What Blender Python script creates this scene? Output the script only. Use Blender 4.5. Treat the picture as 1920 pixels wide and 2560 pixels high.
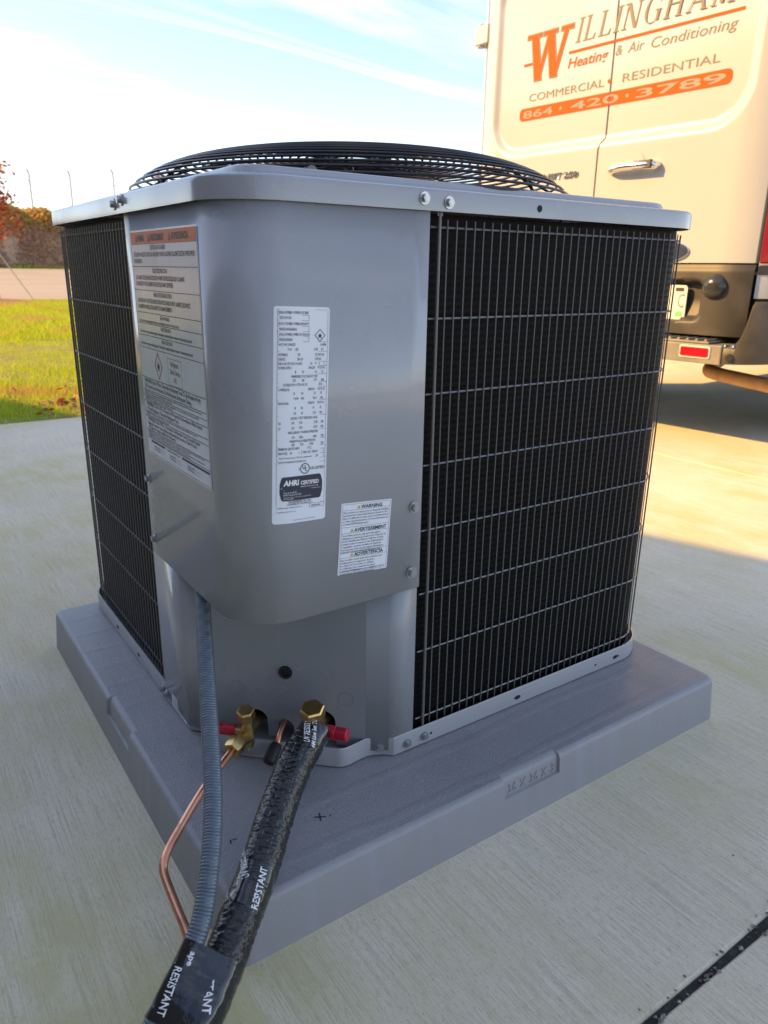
import bpy, bmesh, math, random
import numpy as np
from mathutils import Vector, Matrix
R = math.radians
PI = math.pi
random.seed(7)
rng = np.random.default_rng(7)
for o in list(bpy.data.objects):
    bpy.data.objects.remove(o)
SC = bpy.context.scene
COL = SC.collection

# ------------------------------------------------------------------ camera
cam = bpy.data.cameras.new('camera')
camo = bpy.data.objects.new('camera', cam)
COL.objects.link(camo)
CAM = Vector((-0.2263, -0.6020, 0.7449))
yaw, pit, rol = 0.9643, 0.3151, 0.0144
fw = Vector((math.cos(yaw)*math.cos(pit), math.sin(yaw)*math.cos(pit), -math.sin(pit)))
rt = fw.cross(Vector((0, 0, 1))).normalized()
up = rt.cross(fw)
r2 = rt*math.cos(rol) + up*math.sin(rol)
u2 = -rt*math.sin(rol) + up*math.cos(rol)
M = Matrix((r2, u2, -fw)).transposed().to_4x4()
M.translation = CAM
camo.matrix_world = M
cam.sensor_fit = 'VERTICAL'
cam.sensor_height = 36
cam.sensor_width = 27
cam.lens = 1855.3/2560*36
cam.clip_start = 0.02
cam.clip_end = 2000
cam.dof.use_dof = True
cam.dof.focus_distance = 1.08
cam.dof.aperture_fstop = 9.0
SC.camera = camo
SC.render.resolution_x = 768
SC.render.resolution_y = 1024

# ------------------------------------------------------------------ sky, sun, exposure
SUN_AZ, SUN_EL = R(146), R(30)          # heading counter-clockwise from +X
tosun = Vector((math.cos(SUN_AZ)*math.cos(SUN_EL), math.sin(SUN_AZ)*math.cos(SUN_EL), math.sin(SUN_EL)))
world = bpy.data.worlds.new('World')
SC.world = world
world.use_nodes = True
wn, wl = world.node_tree.nodes, world.node_tree.links
wn.clear()
wout = wn.new('ShaderNodeOutputWorld')
wbg = wn.new('ShaderNodeBackground')
wsky = wn.new('ShaderNodeTexSky')
wsky.sky_type = 'NISHITA'
wsky.sun_disc = False
wsky.sun_elevation = SUN_EL
wsky.sun_rotation = PI/2 - SUN_AZ
wsky.air_density = 1.0
wsky.dust_density = 0.35
wsky.ozone_density = 2.2
wbg.inputs['Strength'].default_value = 0.12
# high thin cirrus over the whole sky dome
wtc = wn.new('ShaderNodeTexCoord')
wsep = wn.new('ShaderNodeSeparateXYZ'); wl.new(wtc.outputs['Generated'], wsep.inputs[0])
wadd = wn.new('ShaderNodeMath'); wadd.operation = 'ADD'; wadd.inputs[1].default_value = 0.16
wmax = wn.new('ShaderNodeMath'); wmax.operation = 'MAXIMUM'; wmax.inputs[1].default_value = 0.0
wl.new(wsep.outputs['Z'], wmax.inputs[0]); wl.new(wmax.outputs[0], wadd.inputs[0])
wdx = wn.new('ShaderNodeMath'); wdx.operation = 'DIVIDE'; wl.new(wsep.outputs['X'], wdx.inputs[0]); wl.new(wadd.outputs[0], wdx.inputs[1])
wdy = wn.new('ShaderNodeMath'); wdy.operation = 'DIVIDE'; wl.new(wsep.outputs['Y'], wdy.inputs[0]); wl.new(wadd.outputs[0], wdy.inputs[1])
wcb = wn.new('ShaderNodeCombineXYZ'); wl.new(wdx.outputs[0], wcb.inputs[0]); wl.new(wdy.outputs[0], wcb.inputs[1])
wmp = wn.new('ShaderNodeMapping'); wmp.inputs['Rotation'].default_value = (0, 0, R(24)); wmp.inputs['Scale'].default_value = (0.40, 1.7, 1); wmp.inputs['Location'].default_value = (2.3, 0.6, 0)
wl.new(wcb.outputs[0], wmp.inputs[0])
wno = wn.new('ShaderNodeTexNoise'); wno.inputs['Scale'].default_value = 1.35; wno.inputs['Detail'].default_value = 9
wno.inputs['Roughness'].default_value = 0.58; wno.inputs['Distortion'].default_value = 0.9
wl.new(wmp.outputs[0], wno.inputs['Vector'])
wcr = wn.new('ShaderNodeValToRGB')
wcr.color_ramp.elements[0].position = 0.485; wcr.color_ramp.elements[0].color = (0, 0, 0, 1)
wcr.color_ramp.elements[1].position = 0.66; wcr.color_ramp.elements[1].color = (1, 1, 1, 1)
wl.new(wno.outputs['Fac'], wcr.inputs[0])
wcm = wn.new('ShaderNodeMath'); wcm.operation = 'MULTIPLY'; wcm.inputs[1].default_value = 0.75
wl.new(wcr.outputs[0], wcm.inputs[0])
wmix = wn.new('ShaderNodeMix'); wmix.data_type = 'RGBA'; wmix.blend_type = 'MIX'
wl.new(wcm.outputs[0], wmix.inputs['Factor'])
wtint = wn.new('ShaderNodeMix'); wtint.data_type = 'RGBA'; wtint.blend_type = 'MULTIPLY'; wtint.inputs['Factor'].default_value = 1
wtint.inputs['B'].default_value = (1.05, 0.92, 0.895, 1)      # white balance of the whole sky
wl.new(wsky.outputs[0], wtint.inputs['A']); wl.new(wtint.outputs['Result'], wmix.inputs['A'])
wmix.inputs['B'].default_value = (4.2, 4.15, 4.1, 1)
wl.new(wmix.outputs['Result'], wbg.inputs['Color'])
wl.new(wbg.outputs[0], wout.inputs['Surface'])

sun = bpy.data.lights.new('sun', 'SUN')
sun.energy = 3.4
sun.angle = R(0.55)
sun.color = (1.0, 0.56, 0.15)
suno = bpy.data.objects.new('sun', sun)
COL.objects.link(suno)
suno.rotation_euler = tosun.to_track_quat('Z', 'Y').to_euler()
suno.location = tosun*30

vs = SC.view_settings
vs.view_transform = 'Standard'
vs.look = 'None'
vs.exposure = 1.66
vs.gamma = 1
vs.use_curve_mapping = False
SC.render.engine = 'CYCLES'

# ------------------------------------------------------------------ materials
MATS = {}
def mat(name, col, rough=0.5, metal=0.0, vary=None, bump=None, coat=0.0, spec=0.5, alpha=1.0, trans=0.0, rvary=None):
    """vary: list of (scale xyz or float, detail, colour, lo, hi); bump: list of (scale, strength, distance)"""
    if name in MATS:
        return MATS[name]
    m = bpy.data.materials.new(name)
    m.use_nodes = True
    n, l = m.node_tree.nodes, m.node_tree.links
    p = n['Principled BSDF']
    p.inputs['Base Color'].default_value = (*col, 1)
    p.inputs['Roughness'].default_value = rough
    p.inputs['Metallic'].default_value = metal
    p.inputs['Coat Weight'].default_value = coat
    p.inputs['Coat Roughness'].default_value = 0.08
    p.inputs['Specular IOR Level'].default_value = spec
    p.inputs['Alpha'].default_value = alpha
    p.inputs['Transmission Weight'].default_value = trans
    tc = n.new('ShaderNodeTexCoord')
    def noise(scale, detail, seed=0.0, rot=None):
        mp = n.new('ShaderNodeMapping')
        sc = scale if isinstance(scale, (tuple, list)) else (scale,)*3
        mp.inputs['Scale'].default_value = sc
        mp.inputs['Location'].default_value = (seed, seed*1.7, seed*0.3)
        if rot: mp.inputs['Rotation'].default_value = rot
        l.new(tc.outputs['Object'], mp.inputs[0])
        t = n.new('ShaderNodeTexNoise')
        t.inputs['Scale'].default_value = 1
        t.inputs['Detail'].default_value = detail
        l.new(mp.outputs[0], t.inputs['Vector'])
        return t
    cur = None
    for i, (sc, det, c2, lo, hi) in enumerate(vary or []):
        t = noise(sc, det, 3.1*i+1)
        mr = n.new('ShaderNodeMapRange')
        mr.inputs['From Min'].default_value = lo; mr.inputs['From Max'].default_value = hi
        l.new(t.outputs['Fac'], mr.inputs['Value'])
        mx = n.new('ShaderNodeMix'); mx.data_type = 'RGBA'
        l.new(mr.outputs[0], mx.inputs['Factor'])
        if cur is None: mx.inputs['A'].default_value = (*col, 1)
        else: l.new(cur, mx.inputs['A'])
        mx.inputs['B'].default_value = (*c2, 1)
        cur = mx.outputs['Result']
    if cur is not None:
        l.new(cur, p.inputs['Base Color'])
    if rvary:
        t = noise(rvary[0], 6, 17.3); mr = n.new('ShaderNodeMapRange')
        mr.inputs['From Min'].default_value = .35; mr.inputs['From Max'].default_value = .7
        mr.inputs['To Min'].default_value = rvary[1]; mr.inputs['To Max'].default_value = rvary[2]
        l.new(t.outputs['Fac'], mr.inputs['Value']); l.new(mr.outputs[0], p.inputs['Roughness'])
    nb = None
    for i, (sc, st, dist) in enumerate(bump or []):
        t = noise(sc, 3, 11.3*i+5)
        b = n.new('ShaderNodeBump')
        b.inputs['Strength'].default_value = st; b.inputs['Distance'].default_value = dist
        l.new(t.outputs['Fac'], b.inputs['Height'])
        if nb is not None: l.new(nb, b.inputs['Normal'])
        nb = b.outputs[0]
    if nb is not None:
        l.new(nb, p.inputs['Normal'])
    MATS[name] = m
    return m

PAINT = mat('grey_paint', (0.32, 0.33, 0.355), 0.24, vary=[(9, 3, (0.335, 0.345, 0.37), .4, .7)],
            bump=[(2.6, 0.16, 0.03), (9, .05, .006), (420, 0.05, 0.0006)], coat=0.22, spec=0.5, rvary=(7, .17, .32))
PAINT_SHADED = mat('grey_paint_shaded', (0.25, 0.262, 0.285), 0.33, vary=[(6, 4, (0.225, 0.236, 0.255), .5, .75)], bump=[(2.3, 0.12, 0.04), (12, .06, .004)], rvary=(9, .24, .42))  # cabinet paint darkened to put the overhang's shade into the colour
WIRE = mat('wire_coating', (0.14, 0.135, 0.135), 0.3)
WIREB = mat('wire_zinc', (0.22, 0.22, 0.23), 0.3, metal=0.3)
BLACKM = mat('black_guard', (0.022, 0.022, 0.026), 0.2)
COIL = mat('coil_fins', (0.0025, 0.0025, 0.003), 0.55, bump=[((900, 900, 3), 0.5, 0.001)], spec=0.10)
DARK = mat('dark_interior', (0.006, 0.006, 0.007), 0.8)
ZINC = mat('zinc_screw', (0.42, 0.43, 0.45), 0.33, metal=0.85)
BRASS = mat('brass', (0.62, 0.43, 0.17), 0.30, metal=1.0, vary=[(90, 3, (0.50, 0.33, 0.12), .45, .7)], bump=[(600, .08, .0004)])
COPPER = mat('copper', (0.74, 0.37, 0.24), 0.30, metal=1.0, vary=[(22, 4, (0.50, 0.20, 0.12), .5, .72), (60, 4, (0.25, 0.15, 0.11), .63, .8)])
REDCAP = mat('red_plastic', (0.42, 0.008, 0.03), 0.35)
RUBBER = mat('black_rubber', (0.012, 0.012, 0.014), 0.55)
LABEL = mat('label_film', (0.62, 0.65, 0.72), 0.28, coat=0.4, bump=[((5, 16, 3.5), 0.14, 0.03)])
LABELR = mat('label_white', (0.76, 0.79, 0.86), 0.38)
INK = mat('ink', (0.03, 0.035, 0.06), 0.5)
INKW = mat('ink_white', (0.8, 0.8, 0.82), 0.5)
INKR = mat('ink_red', (0.45, 0.02, 0.05), 0.5)
INKO = mat('ink_orange', (0.62, 0.13, 0.03), 0.5)
INKY = mat('ink_yellow', (0.75, 0.52, 0.03), 0.5)
PADM = mat('pad_plastic', (0.275, 0.277, 0.293), 0.47,
           vary=[(5, 4, (0.255, 0.255, 0.275), .45, .7), ((40, 40, 1.5), 2, (0.285, 0.29, 0.325), .5, .75)],
           bump=[(520, 0.28, 0.0012), ((2.2, 30, 1), 0.12, 0.004)])
PADTOP = mat('pad_top_grain', (0.27, 0.273, 0.29), 0.44,
             vary=[(7, 5, (0.225, 0.228, 0.245), .55, .75), (300, 2, (0.32, 0.33, 0.37), .55, .7)],
             bump=[(430, 0.85, 0.0018), ((15, 2.6, 1), 0.35, 0.010)], rvary=(5, .34, .56))
def ridge_bump(m):
    n, l = m.node_tree.nodes, m.node_tree.links; p = n['Principled BSDF']; old = p.inputs['Normal'].links[0].from_socket
    tc = n.new('ShaderNodeTexCoord'); w = n.new('ShaderNodeTexWave'); w.wave_type = 'BANDS'; w.bands_direction = 'Y'; w.inputs['Scale'].default_value = 4.3
    w.inputs['Distortion'].default_value = 1.6; w.inputs['Detail'].default_value = 2; w.inputs['Detail Scale'].default_value = .9
    l.new(tc.outputs['Object'], w.inputs['Vector']); r = n.new('ShaderNodeMapRange'); r.inputs['From Min'].default_value = .86; l.new(w.outputs['Fac'], r.inputs['Value'])
    b = n.new('ShaderNodeBump'); b.inputs['Strength'].default_value = .4; b.inputs['Distance'].default_value = .0018; l.new(r.outputs[0], b.inputs['Height']); l.new(old, b.inputs['Normal']); l.new(b.outputs[0], p.inputs['Normal'])
ridge_bump(PADTOP)
CONDUIT = mat('grey_conduit', (0.095, 0.125, 0.16), 0.2, coat=.3)
TAPE = mat('black_tape', (0.012, 0.012, 0.014), 0.10, bump=[((60, 60, 22), 0.22, 0.005), (150, .10, .0012)], coat=0.5)
WRAP = mat('wrinkled_wrap', (0.014, 0.014, 0.016), 0.13, vary=[(260, 3, (0.05, 0.05, 0.052), .56, .75)], bump=[(330, 0.5, 0.0016)])

# concrete with broom streaks along Y and pale green algae
CONC = bpy.data.materials.new('broomed_concrete'); MATS['conc'] = CONC
def make_concrete(m):
    m.use_nodes = True
    n, l = m.node_tree.nodes, m.node_tree.links
    p = n['Principled BSDF']; p.inputs['Roughness'].default_value = 0.85; p.inputs['Specular IOR Level'].default_value = 0.3
    tc = n.new('ShaderNodeTexCoord')
    def noise(sc, det, rough=.5, loc=0, dist=0):
        mp = n.new('ShaderNodeMapping'); mp.inputs['Scale'].default_value = sc; mp.inputs['Location'].default_value = (loc, loc*.7, 0)
        l.new(tc.outputs['Object'], mp.inputs[0])
        t = n.new('ShaderNodeTexNoise'); t.inputs['Scale'].default_value = 1; t.inputs['Detail'].default_value = det
        t.inputs['Roughness'].default_value = rough; t.inputs['Distortion'].default_value = dist
        l.new(mp.outputs[0], t.inputs['Vector']); return t.outputs['Fac']
    def rng_(v, a, b, c=0, d=1):
        r = n.new('ShaderNodeMapRange'); r.inputs['From Min'].default_value = a; r.inputs['From Max'].default_value = b
        r.inputs['To Min'].default_value = c; r.inputs['To Max'].default_value = d
        l.new(v, r.inputs['Value']); return r.outputs[0]
    def mix(f, A, B):
        x = n.new('ShaderNodeMix'); x.data_type = 'RGBA'; l.new(f, x.inputs['Factor'])
        for k, v in (('A', A), ('B', B)):
            if isinstance(v, tuple): x.inputs[k].default_value = (*v, 1)
            else: l.new(v, x.inputs[k])
        return x.outputs['Result']
    def mul(a, b):
        x = n.new('ShaderNodeMath'); x.operation = 'MULTIPLY'; l.new(a, x.inputs[0]); l.new(b, x.inputs[1]); return x.outputs[0]
    streak = noise((620, 7, 1), 3, .6)
    dash = noise((800, 70, 1), 2, .6, 63)
    streak2 = noise((900, 700, 1), 2, .6, 5)
    grain = noise((800, 620, 1), 3, .7, 2)
    blot = noise((2.3, 2.3, 1), 6, .6, 9)
    alg = noise((1.15, 1.5, 1), 6, .62, 21, .6)
    algf = noise((14, 5, 1), 5, .65, 31)
    c = mix(rng_(blot, .35, .7), (0.79, 0.72, 0.57), (0.71, 0.65, 0.51))
    c = mix(rng_(streak, .50, .62, 0, .55), c, (0.44, 0.40, 0.30))
    c = mix(rng_(dash, .55, .68, 0, .6), c, (0.33, 0.30, 0.22))
    c = mix(rng_(streak, .30, .42, .5, 0), c, (0.78, 0.72, 0.60))
    c = mix(rng_(grain, .55, .68, 0, .6), c, (0.42, 0.385, 0.30))
    c = mix(rng_(noise((330, 300, 1), 4, .75, 41), .60, .68, 0, .8), c, (0.16, 0.15, 0.12))
    c = mix(rng_(noise((.55, .55, 1), 4, .6, 51), .45, .7, 0, .3), c, (0.52, 0.48, 0.38))
    c = mix(mul(rng_(alg, .41, .63, 0, .75), rng_(algf, .31, .58)), c, (0.54, 0.49, 0.23))
    l.new(c, p.inputs['Base Color'])
    h = n.new('ShaderNodeMath'); h.operation = 'ADD'; l.new(streak, h.inputs[0]); l.new(streak2, h.inputs[1])
    b = n.new('ShaderNodeBump'); b.inputs['Strength'].default_value = .5; b.inputs['Distance'].default_value = .0015
    l.new(h.outputs[0], b.inputs['Height'])
    b2 = n.new('ShaderNodeBump'); b2.inputs['Strength'].default_value = .4; b2.inputs['Distance'].default_value = .001
    l.new(grain, b2.inputs['Height']); l.new(b.outputs[0], b2.inputs['Normal'])
    l.new(b2.outputs[0], p.inputs['Normal'])
make_concrete(CONC)

SOIL = mat('soil', (0.10, 0.075, 0.05), 0.95, vary=[(6, 6, (0.16, 0.12, 0.08), .4, .7)], bump=[(40, .6, .02)])
JOINT = mat('joint_filler', (0.02, 0.021, 0.02), 0.8, vary=[(120, 4, (0.05, 0.052, 0.045), .5, .7)], bump=[(160, .7, .004)])
LAWN = mat('lawn_soil', (0.22, 0.25, 0.03), 0.95, vary=[(9, 6, (0.17, 0.13, 0.05), .5, .7)], bump=[(60, .7, .02)])
ROADM = mat('pale_road', (0.33, 0.285, 0.225), 0.9, vary=[((.3, .9, 1), 5, (0.27, 0.235, 0.185), .4, .7)], bump=[(30, .3, .01)])
BANKM = mat('bank_soil', (0.34, 0.22, 0.15), 0.95, vary=[(1.2, 6, (0.44, 0.29, 0.12), .4, .7)], bump=[(5, .8, .1)])
GALV = mat('galvanised', (0.55, 0.56, 0.50), 0.5, metal=0.3)
WOOD = mat('weathered_wood', (0.36, 0.24, 0.15), 0.8, vary=[((20, 20, 1), 4, (0.25, 0.16, 0.1), .4, .7)])
BARK = mat('bark', (0.16, 0.10, 0.07), 0.9, bump=[((60, 60, 10), .6, .01)])

VANP = mat('van_paint', (0.43, 0.45, 0.475), 0.28, coat=0.6, vary=[(0.9, 3, (0.39, 0.405, 0.42), .45, .75)], bump=[(2.2, .05, .03)])
VANB = mat('van_black_plastic', (0.035, 0.033, 0.032), 0.5, bump=[(700, .15, .0006)], vary=[(7, 5, (0.075, 0.066, 0.056), .45, .75)])
VANG = mat('bumper_step', (0.17, 0.165, 0.145), 0.55, vary=[(8, 5, (0.24, 0.22, 0.18), .45, .7)], bump=[(300, .2, .001)])
REDL = mat('red_lens', (0.42, 0.004, 0.012), 0.12, coat=.5, bump=[((200, 200, 200), .2, .002)])
CHROME = mat('chrome', (0.75, 0.74, 0.72), 0.14, metal=1)
RUST = mat('rusty_pipe', (0.50, 0.29, 0.14), 0.55, vary=[(14, 5, (0.40, 0.21, 0.09), .45, .7)], bump=[(90, .2, .002)])
TYRE = mat('tyre', (0.02, 0.02, 0.02), 0.75)
GLASS = mat('dark_glass', (0.02, 0.025, 0.03), 0.08)
VINO = mat('vinyl_orange', (0.62, 0.085, 0.008), 0.6, spec=.15)
VING = mat('vinyl_grey', (0.19, 0.165, 0.13), 0.55, spec=.25)
VINB = mat('vinyl_bluegrey', (0.23, 0.24, 0.22), 0.5, spec=.25)
PLATEM = mat('plate_white', (0.72, 0.70, 0.66), 0.35)
PLATEG = mat('plate_green', (0.18, 0.5, 0.22), 0.4)
WALLM = mat('building_cladding', (0.20, 0.18, 0.16), 0.6, vary=[(1.5, 4, (0.16, 0.145, 0.13), .4, .7)])
ROOFM = mat('building_roof', (0.33, 0.32, 0.31), 0.5)

def leafmat(name, c1, c2, trans=0.35):
    m = bpy.data.materials.new(name); m.use_nodes = True
    n, l = m.node_tree.nodes, m.node_tree.links
    p = n['Principled BSDF']; p.inputs['Roughness'].default_value = .6
    g = n.new('ShaderNodeNewGeometry')
    cr = n.new('ShaderNodeMix'); cr.data_type = 'RGBA'
    cr.inputs['A'].default_value = (*c1, 1); cr.inputs['B'].default_value = (*c2, 1)
    l.new(g.outputs['Random Per Island'], cr.inputs['Factor'])
    l.new(cr.outputs['Result'], p.inputs['Base Color'])
    tr = n.new('ShaderNodeBsdfTranslucent'); l.new(cr.outputs['Result'], tr.inputs['Color'])
    mx = n.new('ShaderNodeMixShader'); mx.inputs[0].default_value = trans
    l.new(p.outputs[0], mx.inputs[1]); l.new(tr.outputs[0], mx.inputs[2])
    l.new(mx.outputs[0], n['Material Output'].inputs['Surface'])
    return m
GRASS = leafmat('grass_blades', (0.30, 0.42, 0.012), (0.54, 0.58, 0.03), .55)
def dry_patches(m, c2, sc, lo, hi):
    n, l = m.node_tree.nodes, m.node_tree.links; p = n['Principled BSDF']
    src = p.inputs['Base Color'].links[0].from_socket; g = n.new('ShaderNodeNewGeometry')
    t = n.new('ShaderNodeTexNoise'); t.inputs['Scale'].default_value = sc; t.inputs['Detail'].default_value = 4; l.new(g.outputs['Position'], t.inputs['Vector'])
    mr = n.new('ShaderNodeMapRange'); mr.inputs['From Min'].default_value = lo; mr.inputs['From Max'].default_value = hi; l.new(t.outputs['Fac'], mr.inputs['Value'])
    mx = n.new('ShaderNodeMix'); mx.data_type = 'RGBA'; l.new(mr.outputs[0], mx.inputs['Factor']); l.new(src, mx.inputs['A']); mx.inputs['B'].default_value = (*c2, 1)
    for k in list(src.links):
        if k.to_node != mx: l.new(mx.outputs['Result'], k.to_socket)
dry_patches(GRASS, (0.50, 0.34, 0.09), 1.3, .50, .66)
WEED = leafmat('autumn_weeds', (0.60, 0.30, 0.10), (0.48, 0.42, 0.10), .6)
WEED2 = leafmat('dry_brush', (0.46, 0.30, 0.24), (0.60, 0.38, 0.22), .6)
REDLEAF = leafmat('red_leaves', (0.40, 0.06, 0.03), (0.42, 0.16, 0.05), .4)
FALLEN = leafmat('fallen_leaves', (0.42, 0.04, 0.03), (0.26, 0.12, 0.05), .2)

# ------------------------------------------------------------------ mesh helpers
class MB:
    def __init__(s): s.v = []; s.f = []; s.mi = []
    def add(s, vs_, fs_, mi=0):
        k = len(s.v); s.v += [tuple(v) for v in vs_]
        s.f += [tuple(i+k for i in f) for f in fs_]; s.mi += [mi]*len(fs_); return s
    def box(s, a, b, mi=0, fn=None):
        (x0, y0, z0), (x1, y1, z1) = a, b
        vs_ = [(x0,y0,z0),(x1,y0,z0),(x1,y1,z0),(x0,y1,z0),(x0,y0,z1),(x1,y0,z1),(x1,y1,z1),(x0,y1,z1)]
        if fn: vs_ = [fn(*v) for v in vs_]
        return s.add(vs_, [(0,3,2,1),(4,5,6,7),(0,1,5,4),(1,2,6,5),(2,3,7,6),(3,0,4,7)], mi)
    def tube(s, pts, rad, n=8, cap=True, mi=0, closed=False, disp=None):
        P = [Vector(p) for p in pts]; N = len(P)
        rad = rad if isinstance(rad, (list, tuple, np.ndarray)) else [rad]*N
        T = []
        for i in range(N):
            a = P[(i-1) % N] if (closed or i > 0) else P[i]
            b = P[(i+1) % N] if (closed or i < N-1) else P[i]
            T.append((b-a).normalized())
        ref = Vector((0,0,1)) if abs(T[0].z) < .9 else Vector((1,0,0))
        u = T[0].cross(ref).normalized()
        vs_ = []
        for i in range(N):
            u = (u - T[i]*u.dot(T[i])).normalized()
            w = T[i].cross(u)
            for k in range(n):
                a = 2*PI*k/n
                rr = rad[i] + (disp(i, k) if disp else 0)
                vs_.append(P[i] + (u*math.cos(a) + w*math.sin(a))*rr)
        fs_ = []
        for i in range(N if closed else N-1):
            j = (i+1) % N
            for k in range(n):
                k2 = (k+1) % n
                fs_.append((i*n+k, i*n+k2, j*n+k2, j*n+k))
        if cap and not closed:
            fs_.append(tuple(range(n-1, -1, -1))); fs_.append(tuple((N-1)*n+k for k in range(n)))
        return s.add(vs_, fs_, mi)
    def loft(s, loops, closed=True, mi=0, cap0=False, cap1=False):
        n = len(loops[0]); vs_ = [p for lp in loops for p in lp]; fs_ = []
        for i in range(len(loops)-1):
            for k in range(n if closed else n-1):
                k2 = (k+1) % n
                fs_.append((i*n+k, i*n+k2, (i+1)*n+k2, (i+1)*n+k))
        if cap0: fs_.append(tuple(range(n-1, -1, -1)))
        if cap1: fs_.append(tuple((len(loops)-1)*n+k for k in range(n)))
        return s.add(vs_, fs_, mi)
    def prism(s, poly, o, ex, ey, ez, h, mi=0):
        """2-D convex/simple polygon extruded by h along ez"""
        o, ex, ey, ez = Vector(o), Vector(ex), Vector(ey), Vector(ez)
        n = len(poly)
        a = [o+ex*x+ey*y for x, y in poly]; b = [p+ez*h for p in a]
        fs_ = [tuple(range(n-1,-1,-1)), tuple(range(n, 2*n))]
        fs_ += [(k, (k+1) % n, n+(k+1) % n, n+k) for k in range(n)]
        return s.add(a+b, fs_, mi)
    def build(s, name, mats, parent=None, smooth=True, angle=35, bevel=0, solid=0, loc=None):
        me = bpy.data.meshes.new(name)
        me.from_pydata([tuple(v) for v in s.v], [], s.f)
        mats = mats if isinstance(mats, (list, tuple)) else [mats]
        for m in mats: me.materials.append(m)
        if len(mats) > 1: me.polygons.foreach_set('material_index', s.mi)
        bm = bmesh.new(); bm.from_mesh(me)
        if len(bm.faces) < 60000: bmesh.ops.recalc_face_normals(bm, faces=bm.faces)
        bm.to_mesh(me); bm.free()
        if smooth:
            me.polygons.foreach_set('use_smooth', [True]*len(me.polygons))
            me.set_sharp_from_angle(angle=R(angle))
        me.update()
        return link(name, me, parent, bevel, solid, loc)
def link(name, me, parent=None, bevel=0, solid=0, loc=None):
    ob = bpy.data.objects.new(name, me); COL.objects.link(ob)
    if parent: ob.parent = parent
    if loc is not None: ob.location = loc
    if solid:
        md = ob.modifiers.new('thick', 'SOLIDIFY'); md.thickness = solid; md.offset = 0
    if bevel:
        md = ob.modifiers.new('edge', 'BEVEL'); md.width = bevel; md.segments = 2; md.limit_method = 'ANGLE'; md.angle_limit = R(40)
    return ob
def fromarr(name, V, F, m, parent=None):
    me = bpy.data.meshes.new(name)
    nf, k = F.shape
    me.vertices.add(len(V)); me.vertices.foreach_set('co', V.astype(np.float32).ravel())
    me.loops.add(nf*k); me.loops.foreach_set('vertex_index', F.astype(np.int32).ravel())
    me.polygons.add(nf); me.polygons.foreach_set('loop_start', np.arange(0, nf*k, k, dtype=np.int32))
    me.polygons.foreach_set('loop_total', np.full(nf, k, dtype=np.int32))
    me.materials.append(m); me.update(); me.validate()
    return link(name, me, parent)
def empty(name, loc, rz=0):
    o = bpy.data.objects.new(name, None); COL.objects.link(o)
    o.location = loc; o.rotation_euler = (0, 0, rz); o.empty_display_size = .1
    return o
def tag(o, label=None, cat=None, group=None, kind=None):
    if label: o['label'] = label
    if cat: o['category'] = cat
    if group: o['group'] = group
    if kind: o['kind'] = kind
    return o
_tc = {}
def text2d(body, size, sx=1.0, bold=0.0, shear=0.0, align='LEFT', res=2, space=1.0):
    cu = bpy.data.curves.new('t', 'FONT'); cu.body = body; cu.size = size; cu.offset = bold*size
    cu.shear = shear; cu.align_x = align; cu.resolution_u = res; cu.space_character = space
    ob = bpy.data.objects.new('t', cu); COL.objects.link(ob)
    dg = bpy.context.evaluated_depsgraph_get(); ev = ob.evaluated_get(dg)
    me = ev.to_mesh()
    vs_ = [(v.co.x*sx, v.co.y) for v in me.vertices]; fs_ = [tuple(p.vertices) for p in me.polygons]
    ev.to_mesh_clear()
    bpy.data.objects.remove(ob); bpy.data.curves.remove(cu)
    return vs_, fs_
class Print:
    """flat print collected on a mapped surface (x right, y up) -> 3-D"""
    def __init__(s, fn): s.mb = MB(); s.fn = fn
    def t(s, body, x, y, size, mi=0, w=None, lift=0.0, **k):
        vs_, fs_ = text2d(body, size, **k)
        if not vs_: return
        if w:
            x0 = min(v[0] for v in vs_); x1 = max(v[0] for v in vs_); q = w/(x1-x0)
            vs_ = [((a-x0)*q, b) for a, b in vs_]
        s.mb.add([s.fn(x+a, y+b, lift) for a, b in vs_], fs_, mi)
    def rect(s, x0, y0, x1, y1, mi=0, lift=0.0):
        s.mb.add([s.fn(x0,y0,lift), s.fn(x1,y0,lift), s.fn(x1,y1,lift), s.fn(x0,y1,lift)], [(0,1,2,3)], mi)
    def poly(s, pts, mi=0, lift=0.0):
        s.mb.add([s.fn(x,y,lift) for x, y in pts], [tuple(range(len(pts)))], mi)
    def frame(s, x0, y0, x1, y1, t, mi=0):
        s.rect(x0,y0,x1,y0+t,mi); s.rect(x0,y1-t,x1,y1,mi); s.rect(x0,y0+t,x0+t,y1-t,mi); s.rect(x1-t,y0+t,x1,y1-t,mi)
    def ring(s, cx, cy, ro, ri, n=28, mi=0, lift=0.0):
        o_ = [(cx+ro*math.cos(2*PI*k/n), cy+ro*math.sin(2*PI*k/n)) for k in range(n)]
        i_ = [(cx+ri*math.cos(2*PI*k/n), cy+ri*math.sin(2*PI*k/n)) for k in range(n)]
        s.mb.add([s.fn(a,b,lift) for a,b in o_+i_], [(k,(k+1)%n,n+(k+1)%n,n+k) for k in range(n)], mi)
def rrect(x0, y0, x1, y1, r, n=5):
    p = []
    for cx, cy, a0 in ((x1-r,y1-r,0),(x0+r,y1-r,90),(x0+r,y0+r,180),(x1-r,y0+r,270)):
        for k in range(n+1):
            a = R(a0+90*k/n); p.append((cx+r*math.cos(a), cy+r*math.sin(a)))
    return p
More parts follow.
